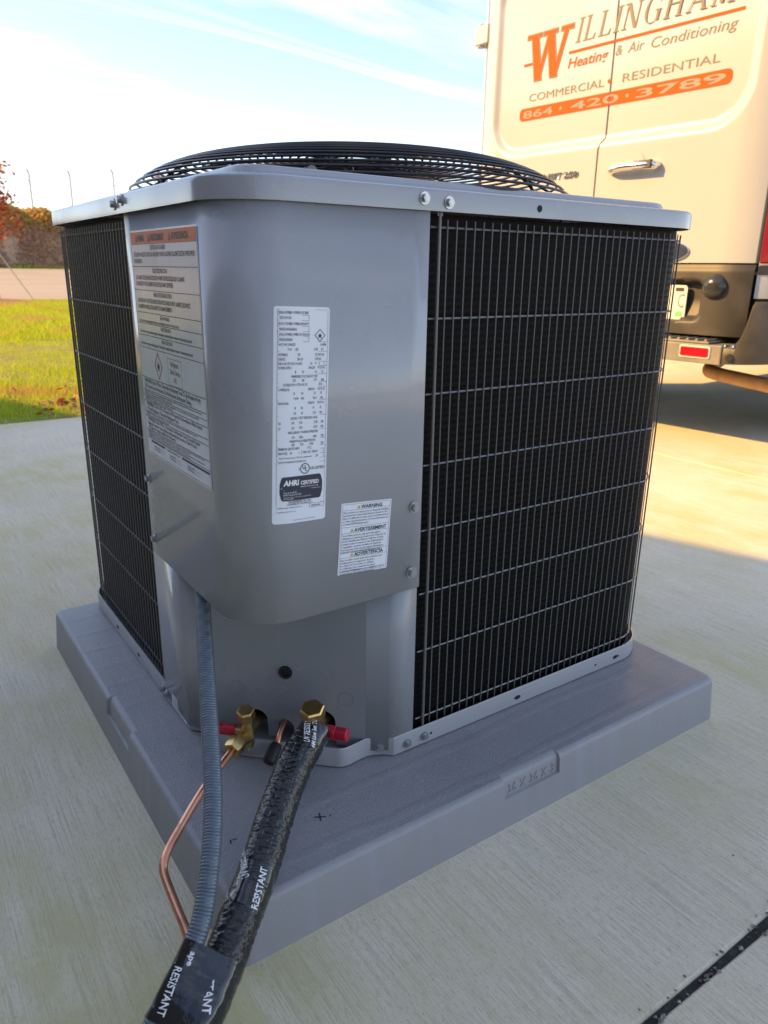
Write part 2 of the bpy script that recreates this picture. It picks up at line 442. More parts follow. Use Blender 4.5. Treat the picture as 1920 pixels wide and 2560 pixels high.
def smooth_path(pts, per=12):
    """Catmull-Rom through points"""
    P = [Vector(p) for p in pts]; P = [P[0]*2-P[1]] + P + [P[-1]*2-P[-2]]; out = []
    for i in range(1, len(P)-2):
        for k in range(per):
            t = k/per; a, b, c, d = P[i-1], P[i], P[i+1], P[i+2]
            out.append(.5*((2*b)+(c-a)*t+(2*a-5*b+4*c-d)*t*t+(3*b-a-3*c+d)*t**3))
    out.append(P[-2]); return out
def resample(pts, step):
    P = [Vector(p) for p in pts]; d = [0]
    for i in range(1, len(P)): d.append(d[-1]+(P[i]-P[i-1]).length)
    n = max(2, int(d[-1]/step)); out = []; j = 0
    for k in range(n+1):
        t = d[-1]*k/n
        while j < len(P)-2 and d[j+1] < t: j += 1
        q = (t-d[j])/max(1e-9, d[j+1]-d[j]); out.append(P[j].lerp(P[j+1], q))
    return out

# ================================================================== THE SETTING
# ground sheet to the horizon
g = MB(); g.add([(-900,-900,-.16),(900,-900,-.16),(900,900,-.16),(-900,900,-.16)], [(0,1,2,3)])
tag(g.build('ground', SOIL, smooth=False), kind='structure')
# concrete pavement: joint-filler bed with separate slabs
pv = MB(); pv.add([(-14,-14,-.0065),(26,-14,-.0065),(26,3.3,-.0065),(-14,3.3,-.0065),(2.5,3.3,-.0065),(26,3.31,-.0065),(26,16,-.0065),(2.5,16,-.0065)], [(0,1,2,3),(4,5,6,7)])
pav = tag(pv.build('pavement', JOINT, smooth=False), kind='structure')
def slab(x0, y0, x1, y1, chip=0.0):
    m = MB(); n = 90
    # slightly ragged edge along the near joint
    def edge(a, b, fixed, axis, sgn):
        pts = []
        for k in range(n):
            t = a+(b-a)*k/n; q = fixed + (sgn*abs(random.gauss(0, chip)) if chip else 0)
            pts.append((t, q) if axis == 0 else (q, t))
        return pts
    P = edge(x0, x1, y0, 0, 1)+edge(y0, y1, x1, 1, -1)+edge(x1, x0, y1, 0, -1)+edge(y1, y0, x0, 1, 1)
    l0 = [(a, b, -.10) for a, b in P]; l1 = [(a, b, -.004) for a, b in P]
    cx, cy = (x0+x1)/2, (y0+y1)/2
    l2 = [(a+(.003 if a < cx else -.003), b+(.003 if b < cy else -.003), 0) for a, b in P]
    m.loft([l0, l1, l2], cap1=True)
    return m.build('slab', CONC, pav, angle=30)
J = .0034
slab(-5, -.292+J, 2.552-.003, 3.42, .0018)        # slab carrying the unit
slab(-5, -5, 2.552-.003, -.292-J, .0018)          # slab in front of the joint
slab(2.552+.003, -5, 8, 3.42)
slab(2.552+.003, 3.426, 8, 9)
slab(8.006, -5, 14, 3.42)
slab(8.006, 3.426, 14, 9)
slab(-5, -11, 8, -5.006)
# crumbs and grit in the near joint
pb = MB()
for k in range(170):
    x = random.uniform(-.1, 1.6); y = -.292+random.gauss(0, .007); r = random.uniform(.0012, .004)
    z = -.006 if abs(y+.292) < J else 0
    vs_ = [(x+r*random.uniform(.6,1.3)*a, y+r*random.uniform(.6,1.3)*b, z+r*.5+r*.7*c_) for a,b,c_ in ((1,0,0),(0,1,0),(-1,0,0),(0,-1,0),(0,0,1),(0,0,-1))]
    pb.add(vs_, [(0,1,4),(1,2,4),(2,3,4),(3,0,4),(1,0,5),(2,1,5),(3,2,5),(0,3,5)])
for k in range(90):
    x = random.uniform(-.6, 2.2); y = random.uniform(-.9, 2.6); r = random.uniform(.0008, .0022); 
    if 0 < x < .93 and 0 < y < .93: continue
    pb.add([(x+r*a, y+r*b*random.uniform(.6,1.5), r*.4+r*.6*c_) for a,b,c_ in ((1,0,0),(0,1,0),(-1,0,0),(0,-1,0),(0,0,1),(0,0,-1))], [(0,1,4),(1,2,4),(2,3,4),(3,0,4),(1,0,5),(2,1,5),(3,2,5),(0,3,5)])
tag(pb.build('joint_grit', mat('grit', (.16,.15,.13), .9, vary=[(200, 2, (.4,.37,.33), .5,.6)]), smooth=False), 'grit and crumbs in the open concrete joint and scattered on the slabs', 'grit', kind='stuff')

# lawn, road, embankment
lw = MB(); nx, ny = 30, 40
vv = []
for j in range(ny+1):
    for i in range(nx+1):
        x = -16+ (2.2+16+6*j/ny)*i/nx; y = 3.428+15.0*j/ny
        vv.append((x, y, -.004+.02*math.sin(x*1.3+y)*min(1, j/6)))
lw.add(vv, [(j*(nx+1)+i, j*(nx+1)+i+1, (j+1)*(nx+1)+i+1, (j+1)*(nx+1)+i) for j in range(ny) for i in range(nx)])
tag(lw.build('lawn', LAWN), kind='structure')
rd = MB(); rd.add([(-60,18.0,-.01),(70,18.0,-.01),(70,60.5,.56),(-60,60.5,.56)], [(0,1,2,3)])
tag(rd.build('road', ROADM, smooth=False), kind='structure')
bk = MB(); vv = []; nx = 90
prof = [(57.0,.30),(58.0,.62),(58.6,1.5),(59.2,2.6),(60.0,3.5),(61.0,4.15),(63.0,4.4),(75,4.5),(120,4.0)]
for (y, z) in prof:
    for i in range(nx+1):
        x = -60+140*i/nx
        vv.append((x, y+.4*math.sin(x*.6)+.2*math.sin(x*2.1), z+(.16*math.sin(x*.9+y)+.1*math.sin(x*2.7) if z > .7 else 0)))
bk.add(vv, [(j*(nx+1)+i, j*(nx+1)+i+1, (j+1)*(nx+1)+i+1, (j+1)*(nx+1)+i) for j in range(len(prof)-1) for i in range(nx)])
tag(bk.build('embankment', BANKM), kind='structure')

# grass blades on the lawn (one mass)
def blades(n, xa, xb, ya, yb, hmin, hmax, w, thin=None):
    x = rng.uniform(xa, xb, n); y = rng.uniform(ya, yb, n)
    if thin is not None:
        k = thin(x, y) > rng.uniform(0, 1, n); x, y = x[k], y[k]; n = len(x)
    a = rng.uniform(0, 2*PI, n); h = rng.uniform(hmin, hmax, n); ln = rng.uniform(.1, .8, n)*h; b = rng.uniform(0, 2*PI, n)
    ww = w*rng.uniform(.6, 1.3, n); z0 = np.full(n, -.005)
    p0 = np.stack([x-np.cos(a)*ww, y-np.sin(a)*ww, z0], 1); p1 = np.stack([x+np.cos(a)*ww, y+np.sin(a)*ww, z0], 1)
    p2 = np.stack([x+np.cos(b)*ln, y+np.sin(b)*ln, z0+h], 1)
    V = np.stack([p0, p1, p2], 1).reshape(-1, 3); F = np.arange(3*n).reshape(-1, 3)
    return V, F
def patchy(x, y): return np.clip(.55+.5*np.sin(x*2.3+1)*np.sin(y*1.9)+.25*np.sin(x*7+y*5)-np.clip((3.75-y)*1.6, 0, .5), .12, 1)
V1, F1 = blades(80000, -1.2, 2.2, 3.45, 8.0, .02, .055, .0028, patchy)
V2, F2 = blades(70000, -.5, 4.5, 8.0, 17.8, .03, .07, .006)
V3, F3 = blades(30000, -9, -1.2, 3.45, 17.8, .03, .07, .007)
V = np.concatenate([V1, V2, V3]); F = np.concatenate([F1, F2+len(V1), F3+len(V1)+len(V2)])
tag(fromarr('grass', V, F, GRASS), 'sunlit yellow-green lawn grass beyond the concrete', 'grass', kind='stuff')

def leafquads(P, size, flat=0.0):
    n = len(P)
    d1 = rng.normal(0, 1, (n, 3)); d1[:, 2] *= (1-flat); d1 /= np.linalg.norm(d1, axis=1)[:, None]
    d2 = rng.normal(0, 1, (n, 3)); d2[:, 2] *= (1-flat); d2 -= d1*(d1*d2).sum(1)[:, None]; d2 /= np.linalg.norm(d2, axis=1)[:, None]
    s_ = (size*rng.uniform(.6, 1.4, n))[:, None]
    V = np.stack([P-d1*s_, P-d2*s_*.55, P+d1*s_, P+d2*s_*.55], 1).reshape(-1, 3)
    return V, np.arange(4*n).reshape(-1, 4)
def bankz(y): return np.interp(y, [p[0] for p in prof], [p[1] for p in prof])
n = 42000
bx = rng.uniform(3, 30, n); by = rng.uniform(57.6, 62.5, n)
clump = .5+.5*np.sin(bx*1.7+2)*np.sin(bx*.63+by)
bz = bankz(by)+rng.uniform(0, 1, n)**2*(.15+.6*clump)+.16*np.sin(bx*.9+by)+.1*np.sin(bx*2.7)
P = np.stack([bx, by+.4*np.sin(bx*.6)+.2*np.sin(bx*2.1), bz], 1)
top = bz+rng.normal(0, .25, n) > 3.3
V, F = leafquads(P[~top], .11); tag(fromarr('brush', V, F, WEED2), 'dry brown brush covering the face of the embankment', 'brush', kind='stuff')
V, F = leafquads(P[top], .12); tag(fromarr('weeds', V, F, WEED), 'orange and green weeds along the top of the embankment', 'weeds', kind='stuff')
n = 2500; bx = rng.uniform(2, 34, n); P = np.stack([bx, rng.uniform(57.0, 57.9, n), .45+rng.uniform(0, .25, n)], 1)
V, F = leafquads(P, .12); tag(fromarr('verge_grass', V, F, GRASS), 'yellow-green strip of grass at the foot of the embankment', 'grass', kind='stuff')
# fallen leaves at the edge of the lawn
cl = np.concatenate([rng.normal((.60, 3.72), (.06, .05), (26, 2)), rng.normal((.66, 3.52), (.10, .04), (16, 2)), np.stack([rng.uniform(-.4, 1.2, 70), rng.uniform(3.45, 4.6, 70)], 1)])
V, F = leafquads(np.column_stack([cl, np.full(len(cl), .03)+rng.uniform(-.015, .012, len(cl))]), .022, .6)
tag(fromarr('leaf_litter', V, F, FALLEN), 'red and brown fallen leaves at the lawn edge', 'leaves', kind='stuff')
def stick(name, pts, r0, r1, m, parent=None, n=8):
    b = MB(); b.tube(pts, list(np.linspace(r0, r1, len(pts))), n); return b.build(name, m, parent)

# chain-link fence posts with barbed-wire arms on the embankment
fen = tag(empty('chain_link_fence', (11.5, 61.5, 4.3)), 'tall pale fence with angled barbed-wire arms on the embankment', 'fence')
posts = [(-11.2,0),(-8.2,0),(-5.0,0),(-2.3,0),(0.6,0),(3.6,0),(6.6,0),(9.6,0),(12.6,0)]
# headings 79.2, 76.8 and 74.1 degrees from the camera at about 61 m
fx = lambda hd: (CAM.x + 62.1/math.tan(R(hd))) - 11.5
posts = [fx(a) for a in (84.2, 81.7, 79.25, 76.8, 74.1, 71.4, 68.8, 66.3)]
for i, px in enumerate(posts):
    ht = (2.6, 2.6, 2.65, 2.75, 3.1, 3.2, 3.3, 3.3)[i]
    b = MB(); b.tube([(px, 0, -.6), (px, 0, ht), (px-.14, -.05, ht+.30)], .075, 8); b.build('post', GALV, fen)
def rail(a, b_, r=.04): m = MB(); m.tube([a, b_], r, 6); return m
rail((posts[1], 0, 2.2), (posts[2], 0, 2.2)).build('rail', GALV, fen)
rail((posts[4], 0, 2.25), (posts[5], 0, 2.45)).build('rail', GALV, fen)
rail((posts[2], 0, .15), (posts[2]-1.15, 0, 1.25), .045).build('brace', GALV, fen)
for k in range(3):
    m = MB(); m.tube([(px-.05*k, -.02*k, (2.6, 2.6, 2.65, 2.75, 3.1, 3.2, 3.3, 3.3)[i]+.1*k) for i, px in enumerate(posts)], .008, 4); m.build('barbed_wire', GALV, fen)
m = MB()
for i in range(len(posts)-1):       # chain-link mesh: thin diagonal wires
    w = posts[i+1]-posts[i]
    for k in range(12):
        t = k/12; m.tube([(posts[i]+w*t, 0, -.2), (posts[i]+w*min(1, t+.55), 0, -.2+2.4*min(1, (1-t)/.55))], .004, 3)
        m.tube([(posts[i]+w*t, 0.01, 2.2), (posts[i]+w*min(1, t+.55), 0.01, 2.2-2.4*min(1, (1-t)/.55))], .004, 3)
m.build('chain_mesh', GALV, fen)
tag(stick('wooden_post', [(0,0,-.2),(0.05,0,1.4),(.1,0,2.55)], .20, .16, WOOD), 'short weathered wooden post standing before the embankment', 'post').location = (13.0, 56.6, .5)
for i, (hd, zt) in enumerate(((71.15, 9.0), (70.65, 8.5))):
    x = CAM.x + 72.0/math.tan(R(hd))
    up_ = tag(empty('utility_pole', (x, 71.4, 4.3)), ('taller' if i == 0 else 'shorter')+' distant wooden utility pole beyond the fence', 'pole', 'distant utility poles')
    b = MB(); b.tube([(0,0,-.3),(0,0,zt-4.2)], .14, 8); b.build('pole', WOOD, up_)
    b = MB(); b.box((-.35,-.06,zt-4.9),(.35,.06,zt-4.75)); b.build('crossarm', WOOD, up_)

# staked young tree with red leaves
tr = tag(empty('young_tree', (2.27, 17.3, 0)), 'young staked tree with red autumn leaves at the lawn edge', 'tree')
tk = [(0,0,-.05),(-.02,0,.8),(0,0,1.4),(.03,.0,2.1),(.12,0,2.9)]
stick('trunk', tk, .05, .012, BARK, tr)
LP = []
br = MB()
for k in range(16):
    z = 1.15+1.4*k/16; a = k*2.4; L = .52*(1-.35*k/16)
    p0 = Vector((.02*z, 0, z)); p1 = p0+Vector((math.cos(a)*L, math.sin(a)*L, L*.75))
    br.tube([p0, p0.lerp(p1, .5)+Vector((0,0,.03)), p1], [.014, .009, .003], 5)
    for q in range(110):
        LP.append(p0.lerp(p1, random.uniform(.25, 1.1))+Vector((random.gauss(0,.09), random.gauss(0,.09), random.gauss(0,.10))))
br.build('branches', BARK, tr)
V, F = leafquads(np.array([tuple(p) for p in LP]), .044); fromarr('crown', V, F, REDLEAF, tr)
m = MB(); m.tube([(.03,0,1.15),(.82,.72,0)], .012, 5); m.build('guy_wire', GALV, tr)
m = MB(); m.tube([(.03,0,1.15),(-.7,-.7,0)], .012, 5); m.build('guy_wire', GALV, tr)
m = MB()
vv = [(0,0,.10)]
for k in range(28): a = 2*PI*k/28; r = 1.15+.15*math.sin(k*2.2); vv.append((math.cos(a)*r, math.sin(a)*r*1.1, -.02))
m.add(vv, [(0,k+1,(k+1)%28+1) for k in range(28)])
mu = m.build('mulch_ring', mat('mulch', (.33,.17,.08), .95, vary=[(14,5,(.2,.1,.05),.4,.7)], bump=[(40,.9,.05)])); mu.location = (2.0, 17.0, .01); tag(mu, 'brown mulch ring around the young tree', 'mulch')

# building on the left whose roof edge shades the foreground
bd = tag(empty('building', (-1.86, .52, 0), R(109.4)), 'long brown metal-clad building shading the concrete from the left', 'building')
# local x runs along the eave, local y away from the unit
m = MB(); m.box((-3.2, .5, -.1), (11, 9, 3.05))
for k in range(47): m.box((-3.1+.3*k, .47, 0), (-3.1+.3*k+.05, .499, 3.02))
m.build('wall', WALLM, bd, smooth=False)
m = MB(); m.box((-3.5, .1, 3.10), (11.3, 9.3, 3.26)); m.box((-3.5, .06, 3.08), (11.3, .097, 3.30)); m.build('roof', ROOFM, bd, smooth=False)

# ================================================================== EQUIPMENT PAD 36 x 36 x 3
PH = .0762; PS = .9144
pad = tag(empty('equipment_pad', (0, 0, 0)), 'grey textured plastic equipment pad under the condenser', 'equipment pad')
def pad_pts():
    """perimeter points with a notch weight: (x, y, nx, ny, w)"""
    r = .022; pts = []
    def seg(a, b, n):
        for k in range(n): pts.append((a[0]+(b[0]-a[0])*k/n, a[1]+(b[1]-a[1])*k/n))
    out = []
    def side(fix, axis, nrm, t0, t1, notch):
        ts = list(np.linspace(t0, t1, 30))
        if notch:
            a, b = sorted(notch)
            ts = [t for t in ts if not (a-.006 < t < b+.006)] + [a-.004, a, a+.001, (a+b)/2, b-.001, b, b+.004]
            ts.sort(reverse=t1 < t0)
        for t in ts:
            w = 1.0 if notch and sorted(notch)[0]+.0005 <= t <= sorted(notch)[1]-.0005 else 0.0
            p = (t, fix) if axis == 0 else (fix, t)
            out.append((*p, *nrm, w))
    def corner(cx, cy, a0):
        for k in range(1, 6):
            a = R(a0+90*k/6); out.append((cx+r*math.cos(a), cy+r*math.sin(a), math.cos(a), math.sin(a), 0))
    side(0, 0, (0,-1), r, PS-r, (.406, .515)); corner(PS-r, r, -90)
    side(PS, 1, (1,0), r, PS-r, None); corner(PS-r, PS-r, 0)
    side(PS, 0, (0,1), PS-r, r, None); corner(r, PS-r, 90)
    side(0, 1, (-1,0), PS-r, r, (.400, .520)); corner(r, r, 180)
    return out
PP = pad_pts()
loops = []
for z, ins, d in ((0,0,0),(.020,.0015,0),(.046,.0040,0),(.0465,.0041,.0045),(.068,.0060,.0045),(.0725,.0075,.0045),(.0752,.0105,.0050),(PH,.0150,.006)):
    loops.append([(x-nx_*(ins+d*w), y-ny_*(ins+d*w), z) for x, y, nx_, ny_, w in PP])
m = MB(); m.loft(loops); m.build('pad_side', PADM, pad, angle=40)
m = MB(); top = loops[-1]; n = len(top)
m.add([(PS/2, PS/2, PH)]+top, [(0, k+1, (k+1) % n+1) for k in range(n)]); m.build('pad_top', PADTOP, pad)
# raised size lettering in the notch of the front face
p_ = Print(lambda x, y, l: (x, .0150-.0012-.055*(y-.046)/.9-l, y))
vs_, fs_ = text2d('36 X 36 X 3', .0195, bold=.0, space=1.12)
w = max(v[0] for v in vs_); q = .092/w
m = MB()
for dz in (0, .0016): m.add([(.4145+a*q, .0086+(.0505+b-.0465)*.0884+.0005-dz, .0500+b) for a, b in vs_], fs_)
k = len(vs_); bm_e = {}
for f in fs_:
    for i in range(len(f)): e = tuple(sorted((f[i], f[(i+1) % len(f)]))); bm_e[e] = bm_e.get(e, 0)+1
m.add([], []); m.f += [(a, b, b+k, a+k) for (a, b), c_ in bm_e.items() if c_ == 1]; m.mi += [0]*sum(1 for c_ in bm_e.values() if c_ == 1)
m.build('size_lettering', PADM, pad, smooth=False)
# marker strokes on the pad top
def stroke(x, y, dx, dy, w): m = MB(); m.add([(x-dx-dy*w, y-dy+dx*w, PH+.0006), (x-dx+dy*w, y-dy-dx*w, PH+.0006), (x+dx+dy*w, y+dy-dx*w, PH+.0006), (x+dx-dy*w, y+dy+dx*w, PH+.0006)], [(0,1,2,3)]); m.build('marker_stroke', RUBBER, pad, smooth=False)
stroke(.1576, .0856, .007, -.004, .09); stroke(.1576, .0856, .003, .007, .10); stroke(.045, .1085, .001, .003, .3); stroke(.051, .1095, .003, -.001, .2); stroke(.17, .081, .001, .001, .6)

# ================================================================== CONDENSER UNIT (local frame: u, v, height above the pad)
UX, UY, S = .0868, .1356, .8135
ac = tag(empty('air_conditioner', (UX, UY, PH)), 'grey outdoor air conditioning condenser with black coil sides and wire guards', 'air conditioner')
RC, RN = .085, .07
Z1, Z2 = .8112-PH, .8362-PH
def rsq(inset, n=240, rn=RN, rc=RC):
    """rounded square outline sampled by polar angle about the unit's centre"""
    c = S/2; out = []
    for k in range(n):
        a = 2*PI*k/n; dx, dy = math.cos(a), math.sin(a)
        lo, hi = 0, S
        for _ in range(40):
            t = (lo+hi)/2; x, y = dx*t, dy*t; h = c-inset
            r = max(.004, (rn if (x < 0 and y < 0) else rc)-inset)
            qx, qy = abs(x)-(h-r), abs(y)-(h-r)
            d = math.hypot(max(qx, 0), max(qy, 0))+min(max(qx, qy), 0)-r
            if d < 0: lo = t
            else: hi = t
        out.append((c+dx*lo, c+dy*lo))
    return out
def at(lp, z): return [(x, y, z) for x, y in lp]
def circ(r, z, n=240): return [(S/2+r*math.cos(2*PI*k/n), S/2+r*math.sin(2*PI*k/n), z) for k in range(n)]

# perimeter path of side walls: u from the front run, around the right, back, left
def sidepath(g_, a0=.262, b0=.330, step=.01):
    """from (a0, g) right along the front, round the right, back and left sides, to (g, b0)"""
    r = RC-g_; pts = []
    def ln(p, q):
        L = math.dist(p, q); n = max(1, int(L/step))
        for k in range(n): pts.append((p[0]+(q[0]-p[0])*k/n, p[1]+(q[1]-p[1])*k/n))
    def ar(cx, cy, a):
        n = 12
        for k in range(n): t = R(a+90*k/n); pts.append((cx+r*math.cos(t), cy+r*math.sin(t)))
    ln((a0, g_), (S-RC, g_)); ar(S-RC, RC, -90); ln((S-g_, RC), (S-g_, S-RC)); ar(S-RC, S-RC, 0)
    ln((S-RC, S-g_), (RC, S-g_)); ar(RC, S-RC, 90); ln((g_, S-RC), (g_, b0)); pts.append((g_, b0))
    return pts
# --- base pan: lip all round with the stepped valve corner
lip = sidepath(0, .222, .222)
corner = [(0, .222), (.0125, .207), (.0195, .187), (.0180, .150), (.0300, .1295), (.0340, .1265), (.131, .0315), (.1345, .0285), (.150, .0175), (.187, .0195), (.207, .0125)]
corner_s = [(0, .2225)]+[tuple(p)[:2] for p in smooth_path([(0, .222, 0)]+[(x, y, 0) for x, y in corner[1:4]]+[(.0295, .1305, 0)], 6)] + [tuple(p)[:2] for p in smooth_path([(.1325, .0295, 0), (.150, .0178, 0), (.187, .0197, 0), (.207, .0125, 0), (.2215, .0003, 0)], 6)]
ring_ = lip+corner_s[1:]
m = MB(); cx = S/2
def insl(lp, d): return [(x+(cx-x)*d/.4, y+(cx-y)*d/.4) for x, y in lp]
m.loft([at(ring_, .002), at(ring_, .0295), at(insl(ring_, .0008), .0312), at(insl(ring_, .0022), .0312), at(insl(ring_, .003), .0295), at(insl(ring_, .003), .008)])
n = len(ring_); fl = at(insl(ring_, .003), .0085)
m.add(fl+[(cx, cx, .0085)], [(k, (k+1) % n, n) for k in range(n)])
base = m.build('base_pan', PAINT, ac, angle=50)
for fx_, fy_ in ((.15,.1),(.7,.1),(.1,.7),(.7,.7)):
    m = MB(); m.box((fx_-.03, fy_-.03, 0), (fx_+.03, fy_+.03, .003)); m.build('foot', RUBBER, base, smooth=False)
# small data plate on the left lip
pl_ = Print(lambda x, y, l: (-.0004-l, x, y))
m = MB(); m.add([(-.0005, .232, .004), (-.0005, .296, .004), (-.0005, .296, .028), (-.0005, .232, .028)], [(0,1,2,3)])
sp = m.build('data_plate', LABELR, base, smooth=False)
p_ = Print(lambda x, y, l: (-.0009-l, .293-x, y))
for k in range(5): p_.t('PATENT NO. 8127 44 C05', .003, .0225-.0043*k, .0036, w=.05-.004*(k % 3), res=1)
p_.mb.build('plate_lettering', INK, sp, smooth=False)

# --- coil (black fins) and inner back
cp = sidepath(.014, .262, .330)
zs = np.arange(.020, Z1, .0046)
m = MB(); m.loft([[(x+(cx-x)*.0018*((i % 2)), y+(cx-y)*.0018*((i % 2)), z) for x, y in cp] for i, z in enumerate(zs)], closed=False)
coil = m.build('coil', COIL, ac, smooth=False)
m = MB(); ci = sidepath(.050, .262, .330); m.loft([[(x, y, .02) for x, y in ci], [(x, y, Z1) for x, y in ci]], closed=False)
m.add([(.262,.019,.02),(.262,.060,.02),(.262,.060,Z1),(.262,.019,Z1),(.019,.330,.02),(.060,.330,.02),(.060,.330,Z1),(.019,.330,Z1)], [(0,1,2,3),(4,5,6,7)])
m.build('inner_coil', DARK, ac, smooth=False)
# --- wire guard
GZ0, GZ1 = .0985-PH, .8030-PH
def cyl(name, r, z0, z1, n=6):
    b = MB(); b.tube([(0,0,z0),(0,0,z1)], r, n)
    me_ = b.build(name, WIRE); me = me_.data; bpy.data.objects.remove(me_); return me
gp = sidepath(.0075, .2775, .345, .002)
HZ = [.7945, .6883, .5947, .5012, .4103, .3169, .2275, .1175]
hp = sidepath(.0098, .2665, .336, .012)
b = MB(); b.tube([(x, y, 0) for x, y in hp], .0013, 6); guard = b.build('wire_guard', WIREB, ac); guard.location = (0, 0, HZ[0]-PH); hme = guard.data
G0 = Vector((0, 0, -(HZ[0]-PH)))                   # sub-parts are placed from the guard's own origin
for z in HZ[1:]: link('cross_wire', hme, guard, loc=(0, 0, z-HZ[0]))
for (x, y) in ((.2775, .006), (.006, .345)):       # heavier end rods with flattened feet
    m = MB(); m.tube([(x, y, GZ0-.022), (x, y, GZ1+.012)], .0021, 8)
    for zz in (GZ0-.018, GZ1+.004): m.box((x-.004 if y < .1 else x-.0008, y-.0008 if y < .1 else y-.004, zz), (x+.004 if y < .1 else x+.0008, y+.0008 if y < .1 else y+.004, zz+.017))
    m.build('end_rod', WIRE, guard, loc=G0)
vme = cyl('upright_wire', .00092, GZ0, GZ1)
# walk the path and drop a wire every 14.3 mm; the far back run, unseen, is left out
acc = 0; last = None; P0 = sidepath(.0075, .2912, .352, .0005)
px_, py_ = P0[0]; link('upright_wire', vme, guard, loc=(px_, py_, G0.z)); run = 0
for (x, y) in P0[1:]:
    run += math.hypot(x-px_, y-py_); px_, py_ = x, y
    if run >= .01432:
        run = 0
        back = (x > S-.05 and y > .30) or (y > S-.05 and x > .30)
        if not back: link('upright_wire', vme, guard, loc=(x, y, G0.z))

# --- corner cover (rounded) with the left post in one sheet
def coverpath(off=0.0, r=RN, vmax=.326, umax=.2575):
    p = [(.014, vmax), (0+off, vmax)]
    for k in range(1, 9): p.append((off, vmax+(r-vmax)*k/9))
    for k in range(19): t = R(180+90*k/18); p.append((r+(r-off)*math.cos(t), r+(r-off)*math.sin(t)))
    for k in range(1, 9): p.append((r+(umax-r)*k/8, off))
    p.append((umax, .014)); return p
CB = .3350-PH
m = MB(); cvp = coverpath()
m.loft([[(x, y, CB) for x, y in cvp], [(x, y, (CB+Z1)/2) for x, y in cvp], [(x, y, Z1+.012) for x, y in cvp]], closed=False)
po = [(.014, .326), (0, .326), (0, .222), (.006, .2145), (.0215, .188), (.024, .184)]
m.loft([[(x, y, .010) for x, y in po], [(x, y, CB+.0) for x, y in po]], closed=False)
cover = m.build('corner_panel', PAINT, ac, solid=.0012, angle=32)
# right corner post, set back a little
m = MB(); po = [(.256, .016), (.256, .0025), (.2215, .0025), (.2145, .007), (.188, .0225), (.184, .025)]
m.loft([[(x, y, .010) for x, y in po], [(x, y, CB+.06) for x, y in po]], closed=False)
m.build('corner_post', PAINT_SHADED, ac, solid=.0012, angle=25)
# --- recessed valve panel on the diagonal: a along it, b into the unit
Q2 = math.sqrt(.5)
def dg(a, b, z): return ((b+a)*Q2, (b-a)*Q2, z-PH)          # z is measured from the ground here
m = MB(); cols = np.linspace(-.117, .117, 235)
def arch(a, c, h, t, base=.092):
    d = abs(a-c)
    if d >= h: return base
    return max(base, t-h+math.sqrt(max(0, h*h-d*d)))
zb = [max(arch(a, -.046, .0175, .135), arch(a, -.001, .0125, .1225), arch(a, .055, .0180, .1455), .092) for a in cols]
vv = [dg(a, .147, z) for a, z in zip(cols, zb)]+[dg(a, .147, .42) for a in cols]
vv += [dg(a, .149, z) for a, z in zip(cols, zb)]
n = len(cols)
m.add(vv, [(k, k+1, n+k+1, n+k) for k in range(n-1)]+[(k, k+1, 2*n+k+1, 2*n+k) for k in range(n-1)])
vp = m.build('valve_panel', PAINT_SHADED, ac, angle=20)
def disc_tube(name, a, z, r, h, mt, parent, n=24, b0=.147, inner=None):
    m = MB()
    o_ = [(a+r*math.cos(2*PI*k/n), z+r*math.sin(2*PI*k/n)) for k in range(n)]
    lo = [dg(x, b0, y) for x, y in o_]; hi = [dg(x, b0-h, y) for x, y in o_]
    if inner:
        i_ = [dg(a+(x-a)*inner, b0-h, z+(y-z)*inner) for x, y in o_]; i0 = [dg(a+(x-a)*inner, b0-h*.1, z+(y-z)*inner) for x, y in o_]
        m.loft([lo, hi, i_, i0], cap1=True)
    else: m.loft([lo, hi], cap1=True)
    return m.build(name, mt, parent, angle=40)
disc_tube('grommet', .001, .2015, .0098, .003, RUBBER, vp, inner=.62)
disc_tube('knockout', -.0738, .1678, .0112, .0006, PAINT_SHADED, vp, inner=.93)
disc_tube('knockout', .0887, .1691, .0112, .0006, PAINT_SHADED, vp, inner=.93)
# dark back behind the panel
m = MB(); m.add([dg(-.16, .19, .09), dg(.16, .19, .09), dg(.16, .19, .80), dg(-.16, .19, .80)], [(0,1,2,3)]); m.build('inner_bulkhead', DARK, ac, smooth=False)

# --- screws
def screw_mesh():
    b = MB(); hexp = [(.0047*math.cos(R(60*k)), .0047*math.sin(R(60*k))) for k in range(6)]
    wsh = [(.0072*math.cos(R(20*k)), .0072*math.sin(R(20*k))) for k in range(18)]
    b.prism(wsh, (0,0,0), (1,0,0), (0,1,0), (0,0,1), .0014); b.prism(hexp, (0,0,.0014), (1,0,0), (0,1,0), (0,0,1), .0042)
    dim = [(.003*math.cos(R(30*k)), .003*math.sin(R(30*k))) for k in range(12)]
    b.prism(dim, (0,0,.0056), (1,0,0), (0,1,0), (0,0,1), .0003)
    o_ = b.build('screw', ZINC, bevel=0); me = o_.data; bpy.data.objects.remove(o_); return me
SME = screw_mesh()
def screw(p, nrm, parent, s_=1.0, spin=0):
    o_ = link('screw', SME, parent, loc=p)
    o_.rotation_euler = Vector(nrm).to_track_quat('Z', 'Y').to_euler(); o_.scale = (s_, s_, s_)
    return o_
F_, L_ = (0,-1,0), (-1,0,0)
